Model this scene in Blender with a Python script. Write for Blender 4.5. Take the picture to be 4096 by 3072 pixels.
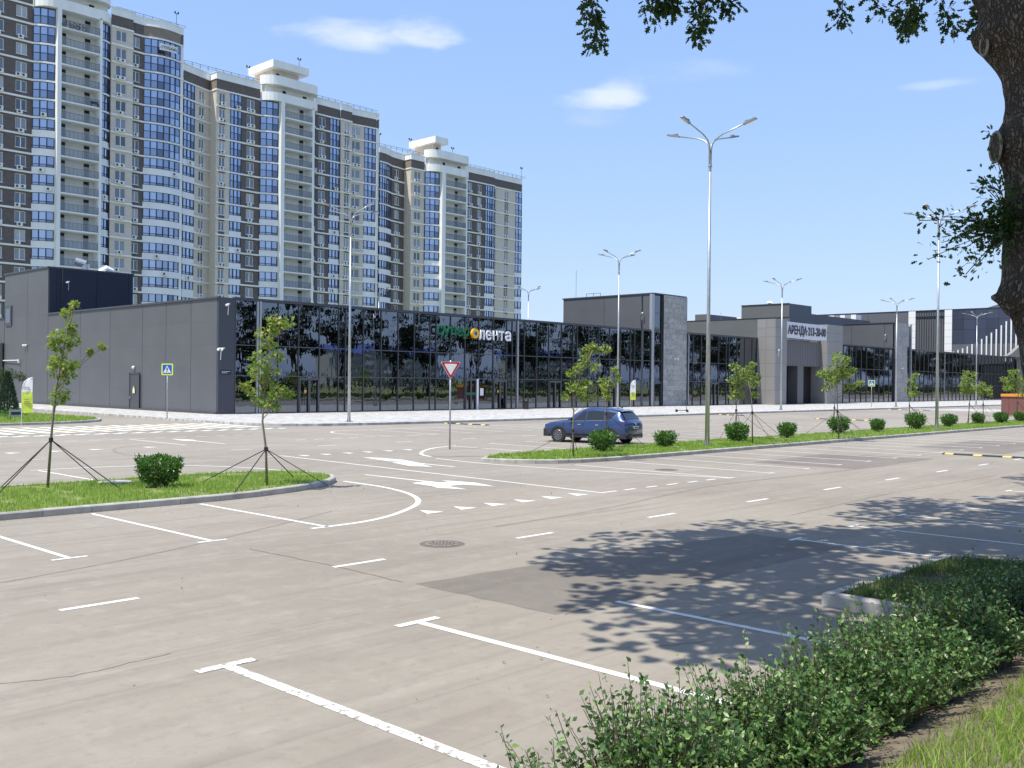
import bpy, bmesh, math, random
import numpy as np
from mathutils import Vector, Matrix, noise
R_=math.radians
for o in list(bpy.data.objects): bpy.data.objects.remove(o)
SC=bpy.context.scene; COL=SC.collection
random.seed(7); RNG=np.random.default_rng(11)
# ------------------------------------------------------------------ camera
cam_d=bpy.data.cameras.new('camera'); cam=bpy.data.objects.new('camera',cam_d); COL.objects.link(cam); SC.camera=cam
cam_d.sensor_width=36; cam_d.lens=34.85; cam_d.clip_start=0.1; cam_d.clip_end=3000
CR=Vector((.6858,-.72772,.0104)); CU=Vector((-.0056,.00901,.99994)); CF=Vector((.72777,.68582,-.0021))
cam.matrix_world=Matrix(((CR.x,CU.x,-CF.x,0),(CR.y,CU.y,-CF.y,0),(CR.z,CU.z,-CF.z,2.85),(0,0,0,1)))
# ------------------------------------------------------------------ world (x runs along the shop front, y towards it)
SUN_EL=R_(66); SUND=Vector((-.985,.172,0)).normalized()*math.cos(SUN_EL)+Vector((0,0,math.sin(SUN_EL)))
W=bpy.data.worlds.new('World'); SC.world=W; W.use_nodes=True
nt=W.node_tree; nt.nodes.clear()
def N(t,nt_=None,**k):
    n=(nt_ or nt).nodes.new(t)
    for a,b in k.items(): setattr(n,a,b)
    return n
out=N('ShaderNodeOutputWorld'); bg=N('ShaderNodeBackground'); bg.inputs[1].default_value=0.15
sky=N('ShaderNodeTexSky',sky_type='NISHITA',sun_disc=False); sky.sun_elevation=SUN_EL; sky.sun_rotation=math.atan2(SUND.x,SUND.y)
sky.air_density=1.0; sky.dust_density=1.0; sky.ozone_density=1.3; sky.altitude=50
hs=N('ShaderNodeHueSaturation'); hs.inputs['Saturation'].default_value=1.0; hs.inputs['Value'].default_value=1.0
sp=N('ShaderNodeSeparateColor'); cb=N('ShaderNodeCombineColor'); nt.links.new(sky.outputs[0],sp.inputs[0])
for i,(pw,k) in enumerate(((.52,.99),(.42,1.35),(.12,2.9))):   # a hazier, flatter summer sky than the clean model
    a=N('ShaderNodeMath',operation='POWER'); a.inputs[1].default_value=pw; nt.links.new(sp.outputs[i],a.inputs[0]); c=N('ShaderNodeMath',operation='MULTIPLY'); c.inputs[1].default_value=k; nt.links.new(a.outputs[0],c.inputs[0]); nt.links.new(c.outputs[0],cb.inputs[i])
nt.links.new(cb.outputs[0],hs.inputs['Color'])
tc=N('ShaderNodeTexCoord'); last=hs.outputs[0]
nz=N('ShaderNodeTexNoise'); nz.inputs['Scale'].default_value=14; nz.inputs['Detail'].default_value=7; nz.inputs['Roughness'].default_value=.55
mp=N('ShaderNodeMapping'); mp.inputs['Scale'].default_value=(1,1,3.2); nt.links.new(tc.outputs['Generated'],mp.inputs[0]); nt.links.new(mp.outputs[0],nz.inputs['Vector'])
CL=[((.5834,.7439,.3258),.085,.018,.62),((.6193,.7124,.33),.045,.018,.5),((.7521,.5995,.2738),.045,.012,.5),((.7648,.5814,.2776),.03,.014,.45),((.75,.60,.262),.035,.015,.2),((.7961,.5285,.2949),.06,.014,.16),((.9054,.3277,.27),.04,.005,.34),
    ((-.3,.8,.42),.25,.05,.5),((-.6,-.5,.5),.2,.06,.5),((.5,-.75,.35),.2,.04,.5)]
for d,sx,sz,a in CL:
    d=Vector(d).normalized(); r=Vector((d.y,-d.x,0)).normalized(); u=r.cross(d)
    dx=N('ShaderNodeVectorMath',operation='DOT_PRODUCT'); dx.inputs[1].default_value=r/sx; nt.links.new(tc.outputs['Generated'],dx.inputs[0])
    dy=N('ShaderNodeVectorMath',operation='DOT_PRODUCT'); dy.inputs[1].default_value=u/sz; nt.links.new(tc.outputs['Generated'],dy.inputs[0])
    df=N('ShaderNodeVectorMath',operation='DOT_PRODUCT'); df.inputs[1].default_value=d; nt.links.new(tc.outputs['Generated'],df.inputs[0])
    a1=N('ShaderNodeMath',operation='MULTIPLY'); nt.links.new(dx.outputs['Value'],a1.inputs[0]); nt.links.new(dx.outputs['Value'],a1.inputs[1])
    a2=N('ShaderNodeMath',operation='MULTIPLY_ADD'); nt.links.new(dy.outputs['Value'],a2.inputs[0]); nt.links.new(dy.outputs['Value'],a2.inputs[1]); nt.links.new(a1.outputs[0],a2.inputs[2])
    ns=N('ShaderNodeMath',operation='MULTIPLY_ADD'); nt.links.new(nz.outputs[0],ns.inputs[0]); ns.inputs[1].default_value=-4.2; nt.links.new(a2.outputs[0],ns.inputs[2])
    mr=N('ShaderNodeMapRange',interpolation_type='SMOOTHSTEP'); nt.links.new(ns.outputs[0],mr.inputs[0])
    mr.inputs[1].default_value=-.9; mr.inputs[2].default_value=-2.9; mr.inputs[3].default_value=0; mr.inputs[4].default_value=a
    gt=N('ShaderNodeMath',operation='GREATER_THAN'); nt.links.new(df.outputs['Value'],gt.inputs[0]); gt.inputs[1].default_value=0
    mm=N('ShaderNodeMath',operation='MULTIPLY'); nt.links.new(mr.outputs[0],mm.inputs[0]); nt.links.new(gt.outputs[0],mm.inputs[1])
    mx=N('ShaderNodeMix',data_type='RGBA'); nt.links.new(mm.outputs[0],mx.inputs[0]); nt.links.new(last,mx.inputs[6]); mx.inputs[7].default_value=(3.3,3.5,3.9,1); last=mx.outputs[2]
nt.links.new(last,bg.inputs[0]); nt.links.new(bg.outputs[0],out.inputs[0])
sd=bpy.data.lights.new('sun','SUN'); sd.energy=2.85; sd.angle=R_(.53); sd.color=(1,.94,.81)
so=bpy.data.objects.new('sun',sd); COL.objects.link(so); so.rotation_euler=SUND.to_track_quat('Z','Y').to_euler(); so.location=(0,0,60)
SC.view_settings.view_transform='Standard'; SC.view_settings.look='None'; SC.view_settings.exposure=0.97; SC.view_settings.gamma=1; SC.view_settings.use_curve_mapping=False
SC.render.engine='CYCLES'
try: SC.cycles.max_bounces=6; SC.cycles.transparent_max_bounces=8; SC.cycles.caustics_reflective=False; SC.cycles.caustics_refractive=False
except Exception: pass
# ------------------------------------------------------------------ materials
MATS={}
def mat(name,col,rough=.7,metal=0,var=0.,vs=3.,vcol=None,bump=0,bs=40,spec=.5,stretch=(1,1,1),detail=4,coat=0,rnd=0,coords='pos',emis=None):
    m=bpy.data.materials.new(name); m.use_nodes=True; t=m.node_tree; b=t.nodes['Principled BSDF']; MATS[name]=m
    b.inputs['Roughness'].default_value=rough; b.inputs['Metallic'].default_value=metal
    b.inputs['Specular IOR Level'].default_value=spec; b.inputs['Coat Weight'].default_value=coat
    b.inputs['Base Color'].default_value=(*col,1); c=None
    geo=N('ShaderNodeNewGeometry',t)
    src=geo.outputs['Position']
    if coords=='obj': src=N('ShaderNodeTexCoord',t).outputs['Object']
    mpp=N('ShaderNodeMapping',t); mpp.inputs['Scale'].default_value=stretch; t.links.new(src,mpp.inputs[0])
    if var:
        n=N('ShaderNodeTexNoise',t); n.inputs['Scale'].default_value=vs; n.inputs['Detail'].default_value=detail; t.links.new(mpp.outputs[0],n.inputs['Vector'])
        r=N('ShaderNodeMapRange',t); t.links.new(n.outputs[0],r.inputs[0]); r.inputs[1].default_value=.3; r.inputs[2].default_value=.7
        x=N('ShaderNodeMix',t,data_type='RGBA'); t.links.new(r.outputs[0],x.inputs[0])
        lo=[v*(1-var) for v in col]; hi=[min(1,v*(1+var)) for v in col] if vcol is None else vcol
        x.inputs[6].default_value=(*lo,1); x.inputs[7].default_value=(*hi,1); c=x.outputs[2]
    if rnd:
        oi=N('ShaderNodeObjectInfo',t); r2=N('ShaderNodeMapRange',t); t.links.new(oi.outputs['Random'],r2.inputs[0]); r2.inputs[3].default_value=1-rnd; r2.inputs[4].default_value=1+rnd
        hv=N('ShaderNodeHueSaturation',t); t.links.new(r2.outputs[0],hv.inputs['Value'])
        if c is None: hv.inputs['Color'].default_value=(*col,1)
        else: t.links.new(c,hv.inputs['Color'])
        c=hv.outputs[0]
    if c is not None: t.links.new(c,b.inputs['Base Color'])
    if bump:
        n=N('ShaderNodeTexNoise',t); n.inputs['Scale'].default_value=bs; n.inputs['Detail'].default_value=4; t.links.new(mpp.outputs[0],n.inputs['Vector'])
        bp=N('ShaderNodeBump',t); bp.inputs['Strength'].default_value=bump; bp.inputs['Distance'].default_value=.02; t.links.new(n.outputs[0],bp.inputs['Height']); t.links.new(bp.outputs[0],b.inputs['Normal'])
    return m
def leafmat(name,c1,c2,c3=None,rough=.45,trans=.3,spec=.4):
    m=bpy.data.materials.new(name); m.use_nodes=True; t=m.node_tree; b=t.nodes['Principled BSDF']; o=t.nodes['Material Output']; MATS[name]=m
    g=N('ShaderNodeNewGeometry',t); cr=N('ShaderNodeValToRGB',t); t.links.new(g.outputs['Random Per Island'],cr.inputs[0])
    cr.color_ramp.elements[0].color=(*c1,1); cr.color_ramp.elements[1].color=(*(c3 or c2),1); cr.color_ramp.elements[1].position=1
    e=cr.color_ramp.elements.new(.75); e.color=(*c2,1)
    t.links.new(cr.outputs[0],b.inputs['Base Color']); b.inputs['Roughness'].default_value=rough; b.inputs['Specular IOR Level'].default_value=spec
    tr=N('ShaderNodeBsdfTranslucent',t); hv=N('ShaderNodeHueSaturation',t); hv.inputs['Value'].default_value=1.5; hv.inputs['Hue'].default_value=.48; t.links.new(cr.outputs[0],hv.inputs['Color']); t.links.new(hv.outputs[0],tr.inputs[0])
    mx=N('ShaderNodeMixShader',t); mx.inputs[0].default_value=trans; t.links.new(b.outputs[0],mx.inputs[1]); t.links.new(tr.outputs[0],mx.inputs[2]); t.links.new(mx.outputs[0],o.inputs[0])
    return m
def asphalt(name,k=1.,tint=(1,1,1),joint=True):
    m=bpy.data.materials.new(name); m.use_nodes=True; t=m.node_tree; b=t.nodes['Principled BSDF']; MATS[name]=m
    g=N('ShaderNodeNewGeometry',t)
    def noise(scale,st=(1,1,1),det=4,ro=.5):
        mpp=N('ShaderNodeMapping',t); mpp.inputs['Scale'].default_value=st; t.links.new(g.outputs['Position'],mpp.inputs[0])
        n=N('ShaderNodeTexNoise',t); n.inputs['Scale'].default_value=scale; n.inputs['Detail'].default_value=det; n.inputs['Roughness'].default_value=ro; t.links.new(mpp.outputs[0],n.inputs['Vector']); return n.outputs[0]
    def mixc(f,a,bb,lo=.35,hi=.65,amt=1):
        r=N('ShaderNodeMapRange',t); t.links.new(f,r.inputs[0]); r.inputs[1].default_value=lo; r.inputs[2].default_value=hi; r.inputs[4].default_value=amt
        x=N('ShaderNodeMix',t,data_type='RGBA'); t.links.new(r.outputs[0],x.inputs[0])
        for i,c in ((6,a),(7,bb)):
            if isinstance(c,tuple): x.inputs[i].default_value=(c[0]*k*tint[0],c[1]*k*tint[1],c[2]*k*tint[2],1)
            else: t.links.new(c,x.inputs[i])
        return x.outputs[2]
    base=mixc(noise(.12,det=5),(.268,.237,.200),(.320,.286,.243))
    base=mixc(noise(.5,(.35,1.6,1),5,.6),base,(.37,.342,.30),.5,.78,.55)
    base=mixc(noise(.9,(.16,2.6,1),4),base,(.205,.178,.158),.52,.74,.55)
    base=mixc(noise(1.0,(.05,7,1),3),base,(.20,.175,.15),.58,.72,.45)
    base=mixc(noise(.22,(1,1.7,1),6,.65),base,(.215,.19,.172),.56,.72,.5)
    base=mixc(noise(2.2,det=7,ro=.7),base,(.40,.37,.33),.5,.72,.4)
    base=mixc(noise(6,det=6,ro=.7),base,(.20,.18,.165),.52,.72,.45)
    base=mixc(noise(70,det=3,ro=.8),base,(.13,.12,.11),.55,.72,.4)
    base=mixc(noise(110,det=2,ro=.8),base,(.5,.47,.43),.6,.74,.45)
    t.links.new(base,b.inputs['Base Color']); b.inputs['Roughness'].default_value=.88; b.inputs['Specular IOR Level'].default_value=.25
    bp=N('ShaderNodeBump',t); bp.inputs['Strength'].default_value=.35; bp.inputs['Distance'].default_value=.006; t.links.new(noise(90,det=4,ro=.8),bp.inputs['Height']); t.links.new(bp.outputs[0],b.inputs['Normal'])
    return m
asphalt('asphalt'); asphalt('asphalt_patch',.70,(1,1,1.02)); asphalt('asphalt_crack',.55); asphalt('asphalt_skid',.84)
def paint(name,col,wear):
    m=asphalt(name); t=m.node_tree; b=t.nodes['Principled BSDF']; lk=b.inputs['Base Color'].links[0]; src=lk.from_socket
    g=N('ShaderNodeNewGeometry',t); n=N('ShaderNodeTexNoise',t); n.inputs['Scale'].default_value=14; n.inputs['Detail'].default_value=8; n.inputs['Roughness'].default_value=.75; t.links.new(g.outputs['Position'],n.inputs['Vector'])
    r=N('ShaderNodeMapRange',t); t.links.new(n.outputs[0],r.inputs[0]); r.inputs[1].default_value=wear-.03; r.inputs[2].default_value=wear+.03
    x=N('ShaderNodeMix',t,data_type='RGBA'); t.links.new(r.outputs[0],x.inputs[0]); x.inputs[6].default_value=(*col,1); t.links.new(src,x.inputs[7]); t.links.new(x.outputs[2],b.inputs['Base Color']); b.inputs['Roughness'].default_value=.6
paint('road_paint',(.76,.76,.74),.66); paint('worn_paint',(.78,.78,.76),.545); paint('yellow_paint',(.74,.69,.52),.66)
mat('concrete',(.40,.385,.36),.85,var=.22,vs=2.5,bump=.25,bs=60,rnd=.1); mat('white_plaster',(.88,.885,.89),.8,var=.06,vs=.6,bump=.05,bs=30,stretch=(1,1,.25))
mat('brown_brick',(.145,.122,.116),.85,var=.16,vs=1.4,bump=.1,bs=20,stretch=(1,1,3)); mat('beige_brick',(.67,.605,.53),.85,var=.08,vs=1.2,bump=.1,bs=20,stretch=(1,1,3))
mat('lilac_brick',(.27,.225,.19),.85,var=.1,vs=1.2,stretch=(1,1,3)); mat('pvc_white',(.82,.82,.82),.4); mat('blue_frame',(.022,.035,.085),.45,spec=.6)
mat('dark_iron',(.05,.055,.07),.5,.3); mat('grey_door',(.42,.44,.46),.6); mat('dark_void',(.012,.012,.014),.6)
mat('grey_panel',(.108,.112,.126),.5,spec=.35,var=.05,vs=.35,bump=.02,bs=8,rnd=.035); mat('panel_seam',(.04,.042,.05),.6); mat('grey_trim',(.055,.057,.068),.4)
mat('navy_panel',(.026,.031,.055),.5,spec=.3,var=.08,vs=.5,rnd=.05); mat('pier_panel',(.055,.060,.078),.45,rnd=.04); mat('mullion_metal',(.12,.125,.135),.35,.55)
mat('light_metal',(.42,.43,.46),.35,.6); mat('stone_tile',(.33,.325,.32),.75,var=.22,vs=3,detail=7,bump=.15,bs=25,rnd=.13); mat('warm_panel',(.26,.255,.255),.5,rnd=.05)
mat('mid_grey_wall',(.125,.13,.15),.55,var=.05,vs=.3); mat('ribbed_grey',(.12,.12,.13),.5); mat('fin_white',(.85,.85,.85),.5); mat('mall_navy',(.04,.05,.085),.3,.0,rnd=.25,spec=.6)
mat('galvanised',(.46,.48,.50),.42,.75,var=.12,vs=4,bump=.03,bs=30,coords='obj'); mat('lamp_head',(.28,.28,.29),.5,.4); mat('lamp_lens',(.62,.58,.54),.3)
mat('bark',(.15,.122,.10),.95,var=.35,vs=9,detail=8,stretch=(1,1,.35)); mat('bark_scar',(.22,.185,.16),.9,var=.2,vs=20); mat('young_bark',(.20,.17,.12),.85,var=.3,vs=30); mat('strap',(.02,.022,.024),.7)
mat('twig',(.10,.075,.045),.85,var=.2,vs=30)
leafmat('oak_leaf',(.022,.05,.014),(.045,.09,.022),(.07,.13,.03),.5,.35); leafmat('far_leaf',(.013,.022,.010),(.02,.036,.012),None,.55,.2)
leafmat('sapling_leaf',(.13,.22,.035),(.22,.33,.055),(.40,.36,.08),.45,.35); leafmat('laurel_leaf',(.030,.10,.018),(.08,.21,.03),(.17,.33,.05),.3,.22,.6)
leafmat('shade_toned_grass',(.05,.10,.025),(.09,.16,.045),(.25,.25,.10),.6,.3,.2)  # darker grass copy: the shade under the big trees is put into its colour
leafmat('hedge_leaf',(.035,.09,.025),(.115,.225,.06),(.27,.40,.12),.38,.28,.5); leafmat('grass_blade',(.18,.31,.045),(.27,.42,.07),(.46,.52,.15),.5,.4,.3)
leafmat('dry_grass',(.10,.14,.045),(.17,.19,.07),(.34,.29,.15),.6,.3,.2); leafmat('conifer_leaf',(.04,.08,.045),(.07,.12,.07),None,.6,.1)
mat('turf_soil',(.13,.21,.045),.95,var=.3,vs=1.6,detail=7,vcol=(.26,.29,.10),bump=.4,bs=30); mat('soil',(.17,.14,.105),.95,var=.3,vs=5,detail=8,bump=.6,bs=25); mat('field',(.22,.26,.08),.95,var=.3,vs=.4,vcol=(.32,.33,.13))
mat('car_paint',(.028,.058,.165),.25,.5,coat=1,spec=.5,coords='obj'); mat('car_glass',(.012,.014,.018),.04,0,spec=.9); mat('car_plastic',(.022,.023,.026),.55); mat('tyre',(.022,.022,.023),.8); mat('alloy',(.28,.285,.30),.35,.8)
mat('tail_red',(.16,.004,.006),.25,coat=1); mat('plate_white',(.72,.72,.7),.4); mat('chrome',(.75,.76,.78),.12,1.)
mat('sign_white',(.80,.80,.80),.4); mat('sign_red',(.46,.012,.02),.4); mat('sign_blue',(.015,.10,.52),.4); mat('sign_lime',(.66,.86,.05),.4); mat('sign_back',(.35,.36,.37),.5,.5); mat('sign_black',(.01,.01,.012),.5); mat('ink',(.025,.03,.06),.6)
mat('letter_green',(.008,.13,.06),.35); mat('letter_white',(.88,.88,.92),.4); mat('letter_yellow',(.85,.48,.03),.35); mat('letter_blue',(.02,.16,.5),.35)
mat('banner_cloth',(.66,.67,.72),.8,var=.04,vs=2); mat('rubber',(.03,.03,.032),.7); mat('bump_yellow',(.70,.52,.14),.6); mat('iron_cover',(.26,.23,.20),.7,.3,var=.3,vs=30,bump=.5,bs=40)
mat('granite_red',(.19,.085,.075),.35,var=.4,vs=12,detail=8); mat('orange_band',(.75,.30,.03),.5); mat('flag_white',(.72,.72,.74),.7); mat('flag_green',(.42,.72,.07),.7,vs=3,var=.3,vcol=(.66,.72,.08)); mat('bin_dark',(.022,.023,.026),.5); mat('cam_white',(.82,.82,.83),.4)
mat('house_wall',(.42,.42,.43),.85,rnd=.1); mat('blue_roof',(.12,.17,.50),.5); mat('warning_yellow',(.78,.66,.35),.5)
def glass(name,base,wob,rough=.0,island=False,metal=1.,sc=1.3):
    m=bpy.data.materials.new(name); m.use_nodes=True; t=m.node_tree; b=t.nodes['Principled BSDF']; MATS[name]=m
    b.inputs['Base Color'].default_value=(*base,1); b.inputs['Metallic'].default_value=metal; b.inputs['Roughness'].default_value=rough
    g=N('ShaderNodeNewGeometry',t)
    if island:
        cr=N('ShaderNodeValToRGB',t); t.links.new(g.outputs['Random Per Island'],cr.inputs[0])
        for e,(p,c) in zip([cr.color_ramp.elements[0],cr.color_ramp.elements[1]]+[cr.color_ramp.elements.new(x) for x in (.25,.55,.9,.93)],[(0,.6),(1,.2),(.25,1.),(.55,.72),(.9,1.25),(.93,.3)]): e.position=p; e.color=(base[0]*c,base[1]*c,base[2]*c,1)
        t.links.new(cr.outputs[0],b.inputs['Base Color'])
    mpp=N('ShaderNodeMapping',t); mpp.inputs['Scale'].default_value=(1,1,.45); t.links.new(g.outputs['Position'],mpp.inputs[0])
    n=N('ShaderNodeTexNoise',t); n.inputs['Scale'].default_value=sc; n.inputs['Detail'].default_value=2; t.links.new(mpp.outputs[0],n.inputs['Vector'])
    bp=N('ShaderNodeBump',t); bp.inputs['Strength'].default_value=1; bp.inputs['Distance'].default_value=wob; t.links.new(n.outputs[0],bp.inputs['Height']); t.links.new(bp.outputs[0],b.inputs['Normal'])
glass('shop_glass',(.165,.185,.22),.0045); glass('balcony_glass',(.40,.47,.62),.002,.05,True,.85)
m=mat('room_glass',(.2,.2,.2),.06,spec=.9); t=m.node_tree; oi=N('ShaderNodeObjectInfo',t); cr=N('ShaderNodeValToRGB',t); t.links.new(oi.outputs['Random'],cr.inputs[0]); t.links.new(cr.outputs[0],t.nodes['Principled BSDF'].inputs['Base Color'])
cr.color_ramp.interpolation='CONSTANT'
for e,(p,c) in zip([cr.color_ramp.elements[0],cr.color_ramp.elements[1]]+[cr.color_ramp.elements.new(x) for x in (.2,.45,.7,.85)],[(0,(.07,.09,.13)),(.94,(.008,.008,.01)),(.2,(.16,.19,.24)),(.45,(.25,.28,.33)),(.7,(.11,.14,.2)),(.85,(.42,.44,.48))]): e.position=p; e.color=(*c,1)
# furrowed bark: long plates split by dark cracks
m=MATS['bark']; t=m.node_tree; b=t.nodes['Principled BSDF']; src=b.inputs['Base Color'].links[0].from_socket; g=N('ShaderNodeNewGeometry',t)
nz2=N('ShaderNodeTexNoise',t); nz2.inputs['Scale'].default_value=5; nz2.inputs['Detail'].default_value=5; t.links.new(g.outputs['Position'],nz2.inputs['Vector'])
ad=N('ShaderNodeVectorMath',t,operation='MULTIPLY_ADD'); ad.inputs[1].default_value=(.20,.20,.5); t.links.new(nz2.outputs['Color'],ad.inputs[0]); t.links.new(g.outputs['Position'],ad.inputs[2])
mp2=N('ShaderNodeMapping',t); mp2.inputs['Scale'].default_value=(34,34,5); t.links.new(ad.outputs[0],mp2.inputs[0])
vo=N('ShaderNodeTexVoronoi',t,feature='DISTANCE_TO_EDGE'); vo.inputs['Scale'].default_value=1; t.links.new(mp2.outputs[0],vo.inputs['Vector'])
r=N('ShaderNodeMapRange',t,interpolation_type='SMOOTHSTEP'); t.links.new(vo.outputs[0],r.inputs[0]); r.inputs[1].default_value=.0; r.inputs[2].default_value=.28
x=N('ShaderNodeMix',t,data_type='RGBA'); t.links.new(r.outputs[0],x.inputs[0]); x.inputs[6].default_value=(.045,.036,.03,1); t.links.new(src,x.inputs[7]); t.links.new(x.outputs[2],b.inputs['Base Color'])
n3=N('ShaderNodeTexNoise',t); n3.inputs['Scale'].default_value=60; n3.inputs['Detail'].default_value=5; t.links.new(g.outputs['Position'],n3.inputs['Vector']); ma=N('ShaderNodeMath',t,operation='MULTIPLY_ADD'); ma.inputs[1].default_value=.35; t.links.new(n3.outputs[0],ma.inputs[0]); t.links.new(r.outputs[0],ma.inputs[2])
bp=N('ShaderNodeBump',t); bp.inputs['Strength'].default_value=1; bp.inputs['Distance'].default_value=.035; t.links.new(ma.outputs[0],bp.inputs['Height']); t.links.new(bp.outputs[0],b.inputs['Normal'])
# paving: small pale setts, told apart only by the material at this distance
m=mat('paving',(.6,.6,.58),.8,bump=0); t=m.node_tree; b=t.nodes['Principled BSDF']; g=N('ShaderNodeNewGeometry',t); br=N('ShaderNodeTexBrick',t); br.offset=.5
br.inputs['Scale'].default_value=1; br.inputs['Brick Width'].default_value=.4; br.inputs['Row Height'].default_value=.2; br.inputs['Mortar Size'].default_value=.006; br.inputs['Color1'].default_value=(.60,.59,.57,1); br.inputs['Color2'].default_value=(.33,.32,.31,1); br.inputs['Mortar'].default_value=(.3,.29,.28,1)
t.links.new(g.outputs['Position'],br.inputs[0]); t.links.new(br.outputs[0],b.inputs['Base Color'])
def MT(n): return MATS[n]
# ------------------------------------------------------------------ builders
class MB:
    def __init__(s): s.V=[];s.F=[];s.M=[]
    def quad(s,a,b,c,d,mi=0): i=len(s.V); s.V+=[a,b,c,d]; s.F.append((i,i+1,i+2,i+3)); s.M.append(mi)
    def poly(s,pts,mi=0): i=len(s.V); s.V+=list(pts); s.F.append(tuple(range(i,i+len(pts)))); s.M.append(mi)
    def box(s,x0,x1,y0,y1,z0,z1,mi=0):
        i=len(s.V); s.V+=[(x0,y0,z0),(x1,y0,z0),(x1,y1,z0),(x0,y1,z0),(x0,y0,z1),(x1,y0,z1),(x1,y1,z1),(x0,y1,z1)]
        for f in ((0,3,2,1),(4,5,6,7),(0,1,5,4),(1,2,6,5),(2,3,7,6),(3,0,4,7)): s.F.append(tuple(i+k for k in f)); s.M.append(mi)
    def hexa(s,p,mi=0):
        i=len(s.V); s.V+=list(p)
        for f in ((0,3,2,1),(4,5,6,7),(0,1,5,4),(1,2,6,5),(2,3,7,6),(3,0,4,7)): s.F.append(tuple(i+k for k in f)); s.M.append(mi)
    def prism(s,poly,z0,z1,mi=0,bottom=False):
        n=len(poly); i=len(s.V); s.V+=[(x,y,z0) for x,y in poly]+[(x,y,z1) for x,y in poly]
        s.F.append(tuple(i+n+k for k in range(n))); s.M.append(mi)
        if bottom: s.F.append(tuple(i+k for k in reversed(range(n)))); s.M.append(mi)
        for k in range(n): s.F.append((i+k,i+(k+1)%n,i+n+(k+1)%n,i+n+k)); s.M.append(mi)
    def tube(s,pts,rad,n=6,mi=0,cap=True):
        P=[Vector(p) for p in pts]; rad=rad if isinstance(rad,(list,tuple)) else [rad]*len(P); i0=len(s.V); a=None
        for k,p in enumerate(P):
            d=(P[min(k+1,len(P)-1)]-P[max(k-1,0)]).normalized()
            if a is None: a=d.orthogonal().normalized()
            else:
                a=a-d*a.dot(d); a=a.normalized() if a.length>1e-6 else d.orthogonal().normalized()
            b=d.cross(a)
            for j in range(n): t=2*math.pi*j/n; s.V.append(tuple(p+(a*math.cos(t)+b*math.sin(t))*rad[k]))
        for k in range(len(P)-1):
            for j in range(n): s.F.append((i0+k*n+j,i0+k*n+(j+1)%n,i0+(k+1)*n+(j+1)%n,i0+(k+1)*n+j)); s.M.append(mi)
        if cap:
            s.F.append(tuple(i0+j for j in reversed(range(n)))); s.M.append(mi); e=i0+(len(P)-1)*n; s.F.append(tuple(e+j for j in range(n))); s.M.append(mi)
    def mesh(s,name,mats,smooth=False,off=(0,0,0)):
        me=bpy.data.meshes.new(name); V=[(x-off[0],y-off[1],z-off[2]) for x,y,z in s.V]; me.from_pydata(V,[],s.F)
        for m_ in ([mats] if isinstance(mats,str) else mats): me.materials.append(MT(m_))
        if any(s.M): me.polygons.foreach_set('material_index',s.M)
        if smooth: me.polygons.foreach_set('use_smooth',[True]*len(s.F))
        me.update(); return me
    def build(s,name,mats,parent=None,smooth=False,**k):
        off=WP(parent) if parent else (0,0,0); return link(name,s.mesh(name,mats,smooth,off),parent,**k)
def WP(o):
    v=Vector((0,0,0))
    while o: v=v+o.location; o=o.parent
    return v
def link(name,me,parent=None,loc=None,rz=0,label=None,cat=None,group=None,kind=None,scale=None,rot=None):
    o=bpy.data.objects.new(name,me); COL.objects.link(o)
    if parent: o.parent=parent
    if loc is not None: o.location=Vector(loc)-(WP(parent) if parent else Vector((0,0,0)))
    if rz: o.rotation_euler.z=rz
    if rot: o.rotation_euler=rot
    if scale: o.scale=scale
    for k,v in (('label',label),('category',cat),('group',group),('kind',kind)):
        if v: o[k]=v
    return o
def thing(name,label,cat,loc=(0,0,0),rz=0,group=None,kind=None): return link(name,None,None,loc,rz,label,cat,group,kind)
def copy_tree(o,parent=None,loc=None,rz=None,label=None):
    c=o.copy(); COL.objects.link(c); c.parent=parent
    if loc is not None: c.location=loc
    if rz is not None: c.rotation_euler.z=rz
    if label: c['label']=label
    for ch in o.children: copy_tree(ch,c)
    return c
_ub={}
def UB(name,parent,x0,x1,y0,y1,z0,z1,m_,rot=None,**k):
    if m_ not in _ub: b=MB(); b.box(-.5,.5,-.5,.5,-.5,.5); _ub[m_]=b.mesh('unit_'+m_,m_)
    return link(name,_ub[m_],parent,((x0+x1)/2,(y0+y1)/2,(z0+z1)/2),scale=(abs(x1-x0),abs(y1-y0),abs(z1-z0)),rot=rot,**k)
def npmesh(name,V,F,m_,smooth=False):
    V=np.asarray(V,np.float32).reshape(-1,3); F=np.asarray(F,np.int32); k=F.shape[1]; me=bpy.data.meshes.new(name)
    me.vertices.add(len(V)); me.vertices.foreach_set('co',V.ravel()); me.loops.add(F.size); me.loops.foreach_set('vertex_index',F.ravel())
    me.polygons.add(len(F)); me.polygons.foreach_set('loop_start',np.arange(0,F.size,k,dtype=np.int32)); me.polygons.foreach_set('loop_total',np.full(len(F),k,np.int32))
    if smooth: me.polygons.foreach_set('use_smooth',np.ones(len(F),bool))
    me.materials.append(MT(m_)); me.update(calc_edges=True); return me
def unit(a): return a/np.maximum(np.linalg.norm(a,axis=-1,keepdims=True),1e-9)
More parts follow.
